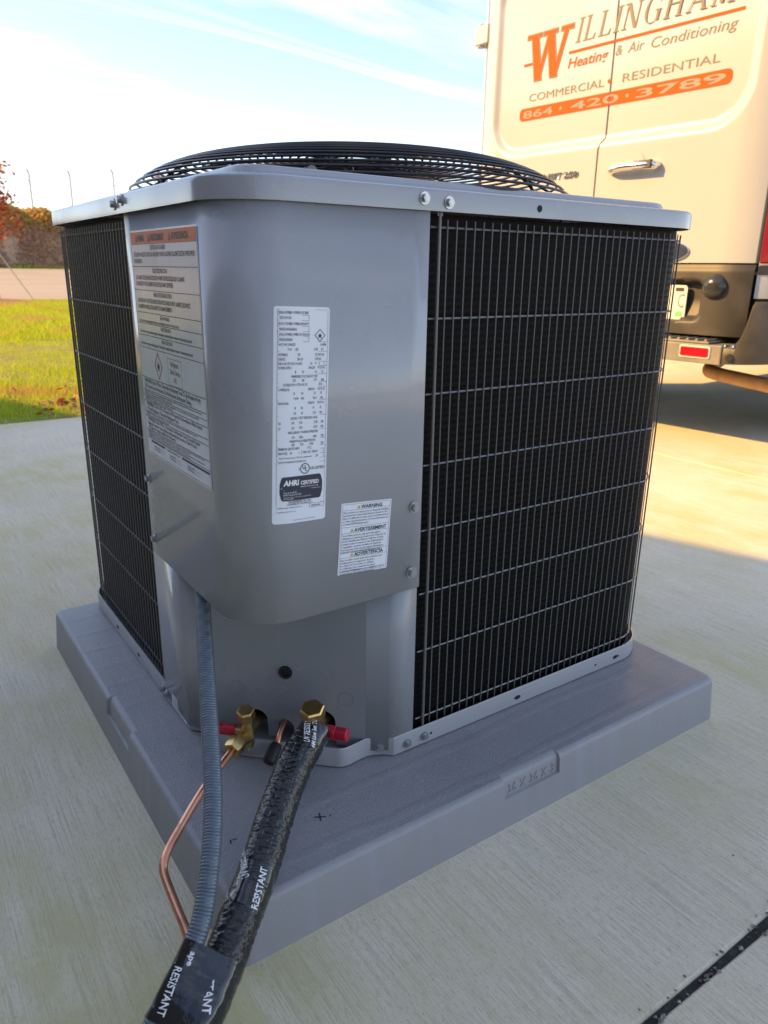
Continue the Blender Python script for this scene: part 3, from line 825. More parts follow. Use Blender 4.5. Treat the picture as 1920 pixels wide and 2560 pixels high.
# --- top cap
m = MB()
m.loft([at(rsq(-.0020), Z1+.0005), at(rsq(-.0045), Z1), at(rsq(-.0045), Z2-.006), at(rsq(-.0035), Z2-.0025), at(rsq(-.001), Z2-.0005), at(rsq(.003), Z2+.0003),
        at(rsq(.034), Z2+.0035), at(rsq(.039), Z2+.006), at(rsq(.0425), Z2+.0115), at(rsq(.046), Z2+.0135), at(rsq(.055), Z2+.014), circ(.357, Z2+.0155), circ(.352, Z2+.014), circ(.348, Z2+.006), circ(.346, Z2-.05)])
m.loft([at(rsq(-.0020), Z1+.0005), at(rsq(-.0015), Z2-.004), at(rsq(.05), Z2-.001)])
cap = m.build('top_cap', PAINT, ac, angle=28)
for x, z in ((.2454, .8240), (.2817, .8212)): screw((x, -.0046, z-PH), F_, cap)
for y, z in ((.352, .8238), (.318, .8275)): screw((-.0046, y, z-PH), L_, cap, 1.05)
def hole_shade(name, x, z, rx, rz, parent, y=-.0047, left=False):  # near-black disc proud of the sheet, painting the shade inside a hole
    b = MB(); P = [(x+rx*math.cos(2*PI*k/16), z-PH+rz*math.sin(2*PI*k/16)) for k in range(16)]
    b.loft([[((a, y-.0003, c_) if not left else (y-.0003, a, c_)) for a, c_ in P], [((a, y+.0008, c_) if not left else (y+.0008, a, c_)) for a, c_ in P]], cap0=True)
    b.build(name, DARK, parent, smooth=False)
hole_shade('bolt_hole_shade', .4318, .8225, .0043, .0043, cap)
for x, z in ((.2455, .4513), (.2432, .3598)): screw((x, -.0008, z-PH), F_, cover, 1.15)
for y, z in ((.3130, .4522), (.3092, .3604)): screw((-.0008, y, z-PH), L_, cover, 1.05)
for x, z in ((.2765, .0905), (.245, .090), (.205, .0905)):
    screw((x, -.0006 if x > .22 else .0125, z-PH), F_ if x > .22 else (-.5, -.85, 0), base, .95)
screw((.0335+.012, .1268-.012, .0895-PH), (-1,-1,0), base, .95)
screw((.118, .0445, .089-PH), (-1,-1,0), base, .8)
for y in (.338, .318): screw((-.0006, y, .0915-PH), L_, base, .95)
for x, rx in ((.4665, .0065), (.708, .006)): hole_shade('slot_hole_shade', x, .0905, rx, .0034, base, -.0004)
for x in (.2895, .655, .716): hole_shade('pilot_hole_shade', x, .0905, .0018, .0018, base, -.0004)
for y in (.47, .60): hole_shade('slot_hole_shade', y, .0905, .005, .0032, base, -.0004, True)

# --- fan guard dome
DR, DZ, DH = .364, .8470-PH, .0715
def dome(t): return DZ+DH*(1-t**4)**.75
fg = MB(); 
for k in range(8):                                  # radial ribs under the rings
    a = 2*PI*k/8+.2
    fg.tube([(S/2+DR*t*math.cos(a), S/2+DR*t*math.sin(a), dome(t)-.004) for t in np.linspace(.12, .999, 26)], .0022, 6)
fgo = fg.build('fan_guard', BLACKM, ac)
ts = []; L = 0; pt = (0.0, dome(0)); tt = 0
for t in np.linspace(0, .9995, 3000):
    q = (DR*t, dome(t)); L += math.dist(pt, q); pt = q
    if L > .0132 and t > .10: ts.append(t); L = 0
for t in ts+[.9999]:
    b = MB(); b.tube(circ(DR*t, dome(t), 120), .0020, 6, closed=True); b.build('guard_ring', BLACKM, fgo)
for k in range(4):
    a = R(70+90*k)-.35; b = MB(); x, y = S/2+.352*math.cos(a), S/2+.352*math.sin(a)
    b.tube([(x-.02*math.cos(a), y-.02*math.sin(a), DZ+.006), (x+.012*math.cos(a), y+.012*math.sin(a), DZ+.006)], .006, 8); b.build('guard_clip', BLACKM, fgo)
    screw((x+.010*math.cos(a), y+.010*math.sin(a), DZ+.012), (math.cos(a), math.sin(a), .3), fgo, .9)
# fan inside
m = MB(); m.tube([(S/2, S/2, DZ-.16), (S/2, S/2, DZ-.02), (S/2, S/2, DZ+.028), (S/2, S/2, DZ+.032)], [.07, .072, .068, .05], 28); mo = m.build('fan_motor', BLACKM, ac)
fan = MB(); fan.tube([(S/2, S/2, DZ-.2), (S/2, S/2, DZ-.165)], .06, 24)
for k in range(4):
    g_ = []
    for i in range(9):
        rr = .055+.27*i/8; row = []
        for j in range(7):
            a = 2*PI*k/4+(-.45+.95*j/6)*(.75+.1*i/8); row.append((S/2+rr*math.cos(a), S/2+rr*math.sin(a), DZ-.185+.055*j/6*(1-.3*i/8)))
        g_.append(row)
    fan.loft(g_, closed=False)
fan.build('fan_blades', mat('fan_metal', (.10,.10,.105), .35, metal=.6), ac, solid=.0015)
m = MB(); m.add(circ(.33, .05, 48), [tuple(range(48))]); m.build('fan_floor', DARK, ac, smooth=False)

# --- labels on the corner cover
def cv(u):                                          # depth of the cover surface at distance u along the front
    return RN-math.sqrt(max(0, RN*RN-(RN-u)**2)) if u < RN else 0.0
def front_map(u0, z0, rot, base):
    c_, s_ = math.cos(R(rot)), math.sin(R(rot))
    def fn(x, y, l=0):
        u = u0+x*c_-y*s_; z = z0+x*s_+y*c_
        return (u, cv(u)-.0006-base-l, z-PH)
    return fn
def left_map(base):
    return lambda x, y, l=0: (-.0006-base-l, .3055-x, .7885+y-PH)
def label_sheet(name, fn, w, h, r, mt, parent, cols=14):
    m = MB(); P = rrect(0, -h, w, 0, r, 4)
    xs = sorted(set([round(i*w/cols, 5) for i in range(cols+1)]+[r*.3, r, w-r, w-r*.3]))
    def dy(x):
        d = max(0, r-x, x-(w-r)); return r-math.sqrt(max(0, r*r-d*d))
    vv = []; 
    for x in xs: vv += [fn(x, -dy(x)), fn(x, -h+dy(x))]
    m.add(vv, [(2*k, 2*k+1, 2*k+3, 2*k+2) for k in range(len(xs)-1)])
    return m.build(name, mt, parent)
# tall rating label
fr = front_map(.0530, .7073, -2.2, .0003); fri = front_map(.0530, .7073, -2.2, .0006)
rl = label_sheet('rating_label', fr, .068, .245, .003, LABELR, cover)
p_ = Print(fri); mm = .001; T = .00032
def hl(y, x0=4.2, x1=65.8): p_.rect(x0*mm, -y*mm-T/2, x1*mm, -y*mm+T/2)
p_.rect(4.2*mm-T/2, -223.5*mm, 4.2*mm+T/2, -3*mm); p_.rect(65.8*mm-T/2, -223.5*mm, 65.8*mm+T/2, -3*mm)
for y in (3, 37.2, 47.7, 58.7, 63.2, 72.4, 81.5, 86.5, 101.5, 118.8, 135, 145.9, 154.1, 158.5, 163.8, 169.1, 173.8, 223.5): hl(y)
for a, b_ in ((9.1, 14.6), (20.8, 26.5), (31.8, 37.2)):
    hl(a, 4.2, 42); hl(b_, 4.2, 42); p_.rect(42*mm-T/2, -b_*mm, 42*mm+T/2, -a*mm)
def row(y, *items, s_=3.4):
    for x, t, w_ in items: p_.t(t, x*mm, -y*mm, s_*1.25*mm, w=w_*mm, res=1, bold=.008)
row(7.8, (5.2, 'SERIAL NUMBER / NUMERO DE SERIE', 36)); row(13.3, (6, 'G251419924', 14))
row(19.6, (5.2, 'PRODUCT NUMBER / NUMERO DE PRODUIT', 37)); row(25.3, (6, 'M5H5536AKAAAABAG', 21))
row(30.9, (5.2, 'CATALOG NUMBER / NUMERO DE CATALOGUE', 38)); row(36.3, (6, 'M5H5536AKAAA', 16))
row(41.6, (5.5, 'FACTORY CHARGES', 20), (57, 'R-454B', 7)); row(46.7, (16, '7.60', 5), (25.5, 'LBS', 3.6), (49, '3.45', 4.6), (58, 'KG', 2.6))
row(52.6, (5.5, 'METERING', 10.6), (28, 'TXV', 3.6), (50.5, '52 PISTON', 11)); row(57.4, (5.5, 'DEVICE', 7.8), (28, 'INDOOR', 6.8), (50, 'OUTDOOR', 8.2))
row(62.2, (5.5, 'INDOOR TXV SUB COOLING', 28.5), (44.5, '10', 2.2), (51, 'F', 1.2), (55, '6', 1.2), (61.5, 'C', 1.4))
row(66.8, (5.5, 'POWER SUPPLY', 15.5), (42, '208-230', 8.6), (54, 'VOLTS AC', 9.5)); row(71.4, (25.5, '1', .9), (34, 'PH', 2.4), (50.5, '60', 2.4), (59, 'HZ', 2.2))
row(76.3, (21, 'PERMISSIBLE VOLTAGE AT UNIT', 33)); row(80.6, (22.5, '253', 3.8), (34, 'MAX', 3.4), (49.5, '197', 3.6), (58.5, 'MIN', 3.6))
row(85.4, (11, 'SUITABLE FOR OUTDOOR USE', 30), (56, 'IP14', 4))
row(90.6, (5.5, 'COMPRESSOR', 13), (42, '208/230', 8.4), (54, 'VOLTS AC', 9.5)); row(95.2, (24, '1', .9), (33.5, 'PH', 2.4), (49.5, '60', 2.4), (58, 'HZ', 2.2)); row(100.6, (24, '14.40', 6), (33.5, 'RLA', 3.6), (48.5, '86.0', 4.6), (58, 'LRA', 3.4))
row(106, (5.5, 'FAN MOTOR', 12), (42, '208/230', 8.4), (54, 'VOLTS AC', 9)); row(111.6, (25.3, '1', .9), (33.2, 'PH', 2.4), (48, '60', 2.4), (57.5, 'HZ', 2.2)); row(117.4, (24, '1/4', 3), (33.5, 'HP', 2.4), (48.5, '1.20', 4.4), (57.5, 'FLA', 3.4))
row(122.9, (20.5, 'DESIGN / TEST PRESSURE GAGE', 34)); row(128.3, (6, 'HI', 2.4), (21.5, '470', 3.6), (31.5, 'PSI', 3.6), (50, '3241', 4.8), (59.5, 'KPA', 3.4)); row(133.9, (6, 'LO', 2.4), (21.5, '250', 3.6), (31.5, 'PSI', 3.6), (50, '1724', 4.8), (59.5, 'KPA', 3.4))
row(139.1, (17.5, 'MAX DESIGN / WORKING PRESSURE', 38)); row(144.8, (22, '700', 3.6), (31.5, 'PSIG', 4.8), (49.5, '4826', 4.8), (60, 'KPA', 3.6))
row(149.2, (19.5, 'MAXIMUM ALLOWABLE PRESSURE', 33)); row(153.4, (22, '870', 3.6), (33, 'PSI', 3.6), (45, '5998', 4.8), (60, 'KPA', 3.6))
row(157.7, (6, 'MINIMUM CIRCUIT AMPS', 26), (42.5, '19.2', 4.8)); row(162.7, (6, 'MAX FUSE', 10.5), (20, '30', 2.4), (31, 'A', 1.2), (37, 'MAX CKT - BKR 30', 19), (63, 'A', 1.2)); p_.rect(35*mm-T/2, -163.8*mm, 35*mm+T/2, -158.5*mm)
row(167.6, (7, 'Rated Circuit Current : 5 kA rms, symmetrical', 41), s_=2.3); row(168, (53, '230', 3.6), (63, 'V', 1.4))
row(172.7, (6.5, 'DATE OF MANUFACTURE APR 2025', 34), s_=2.7)
p_.ring(39.5*mm, -180.6*mm, 6.3*mm, 5.3*mm); row(182.2, (31, 'C', 2.2), s_=3.4); p_.t('U', 36*mm, -181*mm, 6*mm, bold=.03, res=3); p_.t('L', 39.7*mm, -183.6*mm, 6*mm, bold=.03, res=3)
p_.t('US LISTED', 46.6*mm, -182.4*mm, 4.6*mm, w=18*mm, bold=.02)
for k in range(28):                                 # dark certification badge with bowed ends
    xa, xb = 8.0+54.8*k/28, 8.0+54.8*(k+1)/28
    def lim(x):
        d = max(0, 11.4-x, x-59.4)/3.4; return -189.0-d*d*9.0+(x-8)*.012, -217.6+d*d*9.0
    (t0, b0), (t1, b1) = lim(xa), lim(xb)
    p_.poly([(xa*mm, b0*mm), (xb*mm, b1*mm), (xb*mm, t1*mm), (xa*mm, t0*mm)])
p_.t('AHRI', 12*mm, -199.2*mm, 8.6*mm, 1, w=20*mm, bold=.05, shear=.1, lift=.0003); p_.rect(12.5*mm, -195.9*mm, 32*mm, -195.4*mm, 0, .0005)
p_.t('CERTIFIED', 34*mm, -199.4*mm, 6.4*mm, 1, w=24*mm, bold=.03, lift=.0003); p_.t('www.ahridirectory.org', 34*mm, -202.6*mm, 2.8*mm, 1, w=23*mm, res=1, lift=.0003)
p_.rect(12*mm, -205*mm, 60*mm, -204.7*mm, 1, .0003); p_.t('C', 9.2*mm, -203*mm, 3*mm, 1, lift=.0003)
p_.t('Unitary Small AC', 12*mm, -208.6*mm, 3*mm, 1, w=17*mm, res=1, lift=.0003); p_.t('AHRI Standard 210/240', 12*mm, -211.4*mm, 3*mm, 1, w=23*mm, res=1, lift=.0003)
p_.t('Certification applies only when the complete system', 12*mm, -214*mm, 2*mm, 1, w=36*mm, res=1, lift=.0003); p_.t('is listed with AHRI', 12*mm, -216*mm, 2*mm, 1, w=13*mm, res=1, lift=.0003)
row(220.4, (19, 'ENGINEERED IN USA', 29), s_=2.9); row(223.2, (17, 'ASSEMBLED IN MEXICO', 33), s_=2.6)
p_.frame(46*mm, -228.5*mm, 65.8*mm, -223.5*mm, T); row(227.4, (48.5, '349800-400S', 12.5), s_=2.6)
row(226.6, (5.2, 'INTERNATIONAL COMFORT PRODUCTS', 31), s_=1.7); row(231.4, (5.2, 'Lewisburg, TN 37091 U S A', 23), s_=1.7); row(242, (25, 'http://ocpatents.carrier.com patents', 29), s_=1.5)
def flame(pr, cx, cy, s_, mi=0):
    pr.poly([(cx-.30*s_,cy-.38*s_),(cx-.42*s_,cy-.05*s_),(cx-.30*s_,cy+.22*s_),(cx-.16*s_,cy+.05*s_),(cx-.12*s_,cy+.34*s_),(cx+.04*s_,cy+.62*s_),(cx+.04*s_,cy+.30*s_),(cx+.16*s_,cy+.12*s_),(cx+.28*s_,cy+.28*s_),(cx+.40*s_,cy-.04*s_),(cx+.30*s_,cy-.38*s_)], mi)
    pr.rect(cx-.45*s_, cy-.56*s_, cx+.45*s_, cy-.47*s_, mi)
def diamond(pr, cx, cy, hx, hy, t, mi):
    for (ax, ay), (bx2, by2) in (((0,1),(1,0)),((1,0),(0,-1)),((0,-1),(-1,0)),((-1,0),(0,1))):
        pr.poly([(cx+ax*hx,cy+ay*hy),(cx+bx2*hx,cy+by2*hy),(cx+bx2*(hx-t*1.4),cy+by2*(hy-t*1.4)),(cx+ax*(hx-t*1.4),cy+ay*(hy-t*1.4))], mi)
diamond(p_, 56*mm, -30.2*mm, 7*mm, 7*mm, .7*mm, 0); flame(p_, 56*mm, -30.4*mm, 5*mm)
p_.mb.build('rating_lettering', [INK, INKW], rl, smooth=False)
# small warning label
fr = front_map(.1350, .4740, -4.0, .0003); fri = front_map(.1350, .4740, -4.0, .0006)
wl_ = label_sheet('chemical_warning_label', fr, .0748, .0935, .0015, LABELR, cover, 2)
p_ = Print(fri); T = .0003
p_.frame(.0018, -.0917, .073, -.0018, T)
def tri(pr, x, y, s_, mi=2):
    pr.poly([(x,y),(x+s_,y),(x+s_/2,y+s_*.9)], mi); pr.rect(x+s_*.45, y+s_*.18, x+s_*.55, y+s_*.6, 0, .0002)
def blk(y0, title, tx, lines):
    p_.rect(.0018, -y0-.0078, .073, -y0-.0078+T); tri(p_, tx-.0062, -y0-.0066, .0054)
    p_.t(title, tx, -y0-.0066, .0066, bold=.025, res=2)
    for k, (t, w_) in enumerate(lines): p_.t(t, .0032, -y0-.0118-.0037*k, .0037, w=w_, res=1, bold=.006)
blk(.0018, 'WARNING', .029, [('This product can expose you to chemicals including', .0675), ('Lead and lead compounds,which are known to the', .066), ('State of California to cause cancer and birth defects', .068), ('or other reproductive harm. For more information go', .068), ('to www.P65Warnings.ca.gov', .038)])
p_.rect(.0018, -.0315, .073, -.0315+T)
blk(.0315, 'AVERTISSEMENT', .021, [('Ce produit peut vous exposer à des agents', .057), ('chimiques y compris le plomb et les composés de', .066), ('plomb, identifiés par l\'État de Californie comme', .063), ('pouvant causer le cancer et des malformations', .063), ('congénitales ou autres troubles de l\'appareil', .059), ('reproducteur. Pour de plus amples informations,', .064), ('prière de consulter www.P65Warnings.ca.gov', .061)])
p_.rect(.0018, -.0655+.002, .073, -.0655+.002+T)
blk(.0637, 'ADVERTENCIA', .023, [('Este producto puede exponerle a químicos que', .063), ('incluyen plomo y compuestos de plomo,', .052), ('los cuales son conocidos en el Estado', .051), ('de California como causantes de cáncer', .053), ('y defectos de nacimiento, u otros daños', .053), ('reproductivos. Para mayor información,', .052)])
p_.t('visite www.P65Warnings.ca.gov', .0032, -.0898, .0032, w=.04, res=1); p_.t('343624-201 REV B', .046, -.0902, .0034, w=.024, res=1)
p_.mb.build('warning_lettering', [INK, INKW, INKY], wl_, smooth=False)
# large hazard label on the left flank
fl_ = left_map(.0003); fli = left_map(.0006)
hz = label_sheet('hazard_label', fl_, .2365, .2950, .002, LABEL, cover, 2)
p_ = Print(fli); T = .0007; W_, H_ = .2365, .295
p_.rect(.002, -.0165, W_-.002, -.002, 2)
for x, t, w_ in ((.022, 'WARNING', .026), (.071, 'AVERTISSEMENT', .051), (.147, 'ADVERTENCIA', .055)):
    p_.poly([(x,-.0145),(x+.008,-.0145),(x+.004,-.0045)], 0, .0002); p_.t(t, x+.0095, -.0132, .0105, w=w_, bold=.03, lift=.0002)
p_.frame(.002, -H_+.002, W_-.002, -.0165, T*.7)
def hl(y): p_.rect(.002, -y-T/2, W_-.002, -y+T/2)
def tx(y, x, t, w_, s_=.0075, b_=.02): p_.t(t, x, -y, s_, w=w_, bold=b_, res=1)
tx(.0235, .078, 'ELECTRICAL SHOCK HAZARD', .056); tx(.0315, .012, 'INSTALLATION OR ELECTRIC SHOCK CAN CAUSE INJURY OR DEATH. DISCONNECT ALL REMOTE ELECTRIC POWER SUPPLIES', .215); tx(.0395, .012, 'BEFORE SERVICING', .03); hl(.0435)
tx(.0510, .082, 'RISQUE D\'ÉLECTROCUTION', .052); tx(.0595, .012, 'LE COURANT DE DECHARGE ELECTRIQUE POUVANT CAUSER DES BLESSURES OU LA MORT.', .18); tx(.0670, .012, 'DECONNECTER TOUTES LES ALIMENTATIONS ELECTRIQUES AVANT L\'ENTRETIEN.', .14); hl(.0725)
tx(.0795, .078, 'RIESGO DE DESCARGA ELECTRICA', .066); tx(.0880, .012, 'LA INSTALACION Y USO DE DESCARGA ELECTRICA PUEDE CAUSAR LESIONES O LA MUERTE. DESCONECTE', .192); tx(.0955, .012, 'LAS ALIMENTACIONES ELECTRICAS ANTES DE DAR MANTENIMIENTO.', .132); hl(.1005)
for y, t, w_ in ((.1068, 'EXPLOSION HAZARD', .034), (.1205, 'RISQUE D\'EXPLOSION', .036), (.1360, 'RIESGO DE EXPLOSION', .038)):
    tx(y, .096, t, w_, .0064); tx(y+.0062, .012, 'Never use air or any gas containing oxygen for leak testing or operating refrigerant compressors. Serious injury may result.', .15+.04*(y > .11), .0055)
for y in (.1145, .1298, .1462): hl(y)
diamond(p_, .075, -.1665, .0150, .0180, .0016, 3); flame(p_, .075, -.1660, .0110)
p_.frame(.112, -.1855, .160, -.1520, T*.7)
for k, t in enumerate(('Refrigerant', 'Safety Group', 'A2L')): p_.t(t, .136, -.1615-.0095*k, .0092, align='CENTER', sx=.72)
hl(.1865)
tx(.1935, .012, 'WARNING: Risk Of Fire. Flammable Refrigerant Used. To Be Repaired Only', .205, .0085, .01); tx(.2010, .012, 'By Trained Service Personnel. Do Not Puncture Refrigerant Tubing.', .175, .0085, .01); hl(.2035)
for y in (.2070, .2100): tx(y, .008, 'ATTENTION: Risque de feu. Produit frigorigène inflammable utilisé. Doit uniquement être réparé par le personnel', .21-.1*(y > .209), .0034)
hl(.2115)
for y in (.2150, .2180): tx(y, .008, 'ADVERTENCIA: Riesgo de incendio. Refrigerante inflamable. Solo personal de servicio capacitado', .20-.09*(y > .217), .0034)
hl(.2195)
tx(.2255, .012, 'WARNING: Risk Of Fire. Dispose Of Properly In Accordance With Federal', .205, .0075, .01); tx(.2320, .012, 'Or Local Regulations. Flammable Refrigerant Used.', .125, .0075, .01); hl(.2340)
for y in (.2372, .2400): tx(y, .008, 'ATTENTION: Risque de feu. Éliminer conformément aux réglementations fédérales ou locales', .19-.1*(y > .239), .0032)
hl(.2412)
tx(.2468, .012, 'WARNING: Risk Of Fire. Flammable Refrigerant Used. Consult Repair', .195, .0070, .01); tx(.2526, .012, 'Manual/Owner\'s Guide Before Attempting to Service This Product.', .185, .0070, .01); tx(.2580, .012, 'All Safety Precautions Must be Followed.', .11, .0070, .01); hl(.2598)
for k in range(4): tx(.2626+.0026*k, .008, 'ATTENTION: Risque de feu. Frigorigène inflammable utilisé. Consulter le manuel de réparation du propriétaire avant', .21-.05*(k % 2), .0029)
hl(.2716)
p_.rect(.020, -.2766, .075, -.2738, 0); p_.rect(.140, -.2766, W_-.004, -.2738, 0); tx(.2766, .082, 'CHARGE INFORMATION', .05, .0034)
for x, t in ((.030, 'Initial Charge'), (.092, 'Charge initiale'), (.158, 'Carga inicial')):
    tx(.2822, x, t, .024, .0036); tx(.2862, x, 'Total Charge', .024, .0036); p_.rect(x+.026, -.2823, x+.044, -.2820, 0); p_.rect(x+.026, -.2863, x+.044, -.2860, 0)
p_.mb.build('hazard_lettering', [INK, INKW, INKO, INKR], hz, smooth=False)

# --- service valves (parts of the unit)
def V3(a, b, z): return Vector(dg(a, b, z))
def hexnut(name, c, ax, r, h, mt, parent, spin=0, cham=.12):
    ax = Vector(ax).normalized(); ref = Vector((0,0,1)) if abs(ax.z) < .9 else Vector((1,0,0))
    e1 = ax.cross(ref).normalized(); e2 = ax.cross(e1)
    m = MB(); loops = []
    for t, s_ in ((-.5, .90), (-.5+cham, 1), (.5-cham, 1), (.5, .90)):
        loops.append([Vector(c)+ax*h*t+(e1*math.cos(R(60*k+spin))+e2*math.sin(R(60*k+spin)))*r*s_ for k in range(6)])
    m.loft(loops, cap0=True, cap1=True); return m.build(name, mt, parent, angle=25, bevel=.0005)
def valve(c, capr, caph, side, redlen, redr, bodyr, nm):
    """c: centre of body; side: direction (along a) of the red access cap"""
    m = MB(); a, b, z = c
    m.tube([V3(a, b, z-.022), V3(a, b, z-.016), V3(a, b, z-.006), V3(a, b, z+.010), V3(a, b, z+.020)], [bodyr*.85, bodyr, bodyr*1.12, bodyr*.95, bodyr*.85], 18)
    m.tube([V3(a, b, z), V3(a+side*.012, b-.001, z+.001), V3(a+side*.022, b-.002, z+.002)], [.0058, .0052, .0050], 14)
    m.tube([V3(a, b, z), V3(a+(-.004 if side < 0 else -.002), b+.03, z-.012), V3(a+(-.008 if side < 0 else -.004), .17, .117 if side < 0 else .124)], [.0085, .0075, .0075], 14)
    body = m.build('service_valve', BRASS, ac)
    tl = Vector(dg(0, -.25, 1.0+PH)).normalized()
    hexnut('valve_cap', Vector(dg(a, b-.003, z+.020+caph/2)), tl, capr, caph, BRASS, body, 12)
    m = MB(); p0 = V3(a+side*.017, b-.001, z+.0015); p1 = V3(a+side*(.017+redlen), b-.005, z+.003)
    q = lambda t: p0.lerp(p1, t)
    m.tube([q(0), q(.02), q(.45), q(.47), q(.49), q(.97), q(1)], [redr*.85, redr*1.06, redr*1.04, redr*.96, redr, redr*.98, redr*.86], 20)
    m.build('access_cap', REDCAP, body)
    return body
v1 = valve((-.0365, .088, .1375), .0125, .0180, -1, .034, .0078, .0088, 1)
v2 = valve((.0600, .080, .1580), .0168, .0195, 1, .031, .0090, .0110, 2)
# flare nut on the small valve and stub with black cap
nutdir = (Vector((.0336, .1614, .1229))-Vector((.1006, .2093, .1351))).normalized()
VN = Vector((.1006-UX, .2093-UY, .1351-PH))
hexnut('flare_nut', VN+nutdir*.004, nutdir, .0132, .021, BRASS, v1, 20, .18)
m = MB(); m.tube([V3(-.0365, .088, .1300), VN+nutdir*-.004], [.0095, .0090], 16); m.build('valve_outlet', BRASS, v1)
m = MB(); m.tube(smooth_path([V3(-.002, .165, .121), V3(-.003, .140, .119), V3(-.004, .120, .109), V3(-.005, .108, .094)], 6), .0042, 12); stub = m.build('charge_tube', COPPER, ac)
m = MB(); a0, a1 = V3(-.0045, .114, .1035), V3(-.0085, .088, .079+.012)
m.tube([a0, a0.lerp(a1, .12), a0.lerp(a1, .2), a0.lerp(a1, .9), a1], [.0075, .0085, .0088, .0092, .0075], 18); m.build('stub_cap', RUBBER, stub)

# ================================================================== LINES RUNNING TO THE UNIT
# 1. suction line in black wrap
SP = [(.1858,.1432,.1640),(.1631,.1297,.1567),(.139,.1131,.1494),(.0882,.0682,.1267),(.0394,.0174,.1069),(.0031,-.0149,.0913),(-.0311,-.0436,.072),(-.0634,-.0655,.0505),(-.0957,-.0829,.030),(-.16,-.115,.0225),(-.27,-.17,.0225)]
SPATH = resample(smooth_path(SP, 16), .0010)
SL = [0]
for i in range(1, len(SPATH)): SL.append(SL[-1]+(SPATH[i]-SPATH[i-1]).length)
SRAD = .0212
from mathutils import noise as mnoise
def wr(i, k, n=56):
    s_ = SL[i]; a = 2*PI*k/n; ca, sa = math.cos(a), math.sin(a)
    warp = mnoise.noise(Vector((ca*1.6, sa*1.6, s_*26)))*.010
    w1 = 1-abs(mnoise.noise(Vector((ca*2.6, sa*2.6, (s_+warp)*230))))*2.2
    w2 = 1-abs(mnoise.noise(Vector((ca*5+7, sa*5, (s_+warp*1.5)*420))))*2.2
    am = .5+.5*max(0, mnoise.noise(Vector((ca*1.2+3, sa*1.2, s_*14)))+.5)
    return .0017*am*max(0, w1)+.0008*max(0, w2)
sl = tag(empty('suction_line', (0, 0, 0)), 'thick insulated refrigerant line wrapped in crinkled black tape', 'refrigerant line')
def wrapped(name, s0, s1, mt, parent, extra=0.0, fn=wr, n=56, taper=True):
    idx = [i for i in range(len(SL)) if s0 <= SL[i] <= s1]
    m = MB(); m.tube([SPATH[i] for i in idx], [SRAD+extra-(.0012 if taper and (q < 2 or q > len(idx)-3) else 0) for q in range(len(idx))], n, disp=(lambda i, k: fn(idx[i], k)) if fn else None)
    return m.build(name, mt, parent, angle=60)
B0, B1, B2, B3 = .038, .199, .251, .296
wrapped('insulation_wrap', .02, SL[-1], WRAP, sl)
def soft(i, k): s_ = SL[i]; a = 2*PI*k/56; return .00035*math.sin(a*4+s_*60)+.00030*math.sin(s_*300+a*2)
bandA = wrapped('tape_band', 0, B0, TAPE, sl, .0011, soft)
bandB = wrapped('tape_band', B1, B2, TAPE, sl, .0012, soft)
# frame on the tube for lettering: angle measured around from the side facing up and toward the viewer
def tubemap(off):
    def fn(x, a):                                   # x along the line, a around it (radians)
        j = min(len(SL)-2, max(1, int(np.searchsorted(SL, x)))); t = (SPATH[j+1]-SPATH[j-1]).normalized()
        sd = t.cross(Vector((0,0,1))).normalized(); upv = sd.cross(t)
        return SPATH[j]+(upv*math.cos(a)+sd*math.sin(a))*(SRAD+off)
    return fn
tm = tubemap(.0019)
def tape_text(body, s0, a0, size, parent, ang=0.0, name='tape_lettering', w=None, tmf=None):
    tmf = tmf or tm
    vs_, fs_ = text2d(body, size, bold=.018, res=2)
    if w: q = w/max(v[0] for v in vs_); vs_ = [(a*q, b) for a, b in vs_]
    c_, s_ = math.cos(R(ang)), math.sin(R(ang)); m = MB()
    m.add([tmf(s0-(x*c_-y*s_), a0+(x*s_+y*c_)/SRAD) for x, y in vs_], fs_); return m.build(name, INKW, parent, smooth=False)
tape_text('UV RESISTANT', B0-.001, -.62, .0105, bandA, 24, w=.046)
tape_text('444 Line Set Tape', B0+.000, -1.05, .0075, bandA, 24, w=.046)
tape_text('UV RESISTANT', B1+.022, -.05, .0105, bandB, 30, w=.046)
tape_text('Line Set Tape', B2-.006, .62, .0075, bandB, 35, w=.038)
tape_text('UV RESISTANT', B2-.004, .95, .0105, bandB, 35, w=.046)
tape_text('RESISTANT', B2-.004, -1.0, .0105, bandB, 8, w=.042)
# pale seam edges of the wrap
for a0 in (-.55, .05):
    m = MB(); ts_ = np.arange(B0+.002, B1-.002, .002); m.tube([tubemap(.0006)(t, a0+.05*math.sin(t*40)) for t in ts_], .00035, 4); m.build('wrap_seam', mat('seam_edge', (.22,.22,.23), .4), sl)

# 2. flexible grey conduit
CPT = [(.1083,.3284,.360),(.1010,.305,.325),(.0679,.215,.2698),(.0352,.1265,.2154),(.0115,.0658,.1822),(-.0119,.0193,.1532),(-.0391,-.0198,.1199),(-.0631,-.0375,.0978),(-.0872,-.0482,.0771),(-.1089,-.0552,.0537),(-.135,-.066,.030),(-.20,-.10,.0135),(-.30,-.15,.0135)]
CPATH = resample(smooth_path(CPT, 16), .00055)
cd = tag(empty('conduit', (0, 0, 0)), 'ribbed grey flexible electrical conduit hanging from under the corner cover', 'conduit')
def rib(i, k):
    t = (i*.00055/.0034) % 1.0
    return .00095*(1-abs(2*t-1)**3)+.0002*math.sin(k)
m = MB(); m.tube(CPATH, .0098, 22, disp=rib); m.build('sheath', CONDUIT, cd, angle=70)
m = MB(); m.tube([Vector(CPT[0])+Vector((.012,.035,.03)), CPT[0], CPATH[30], CPATH[44]], [.013, .0135, .0135, .0115], 18); m.build('fitting', mat('fitting_grey', (.3,.31,.33), .4), cd)

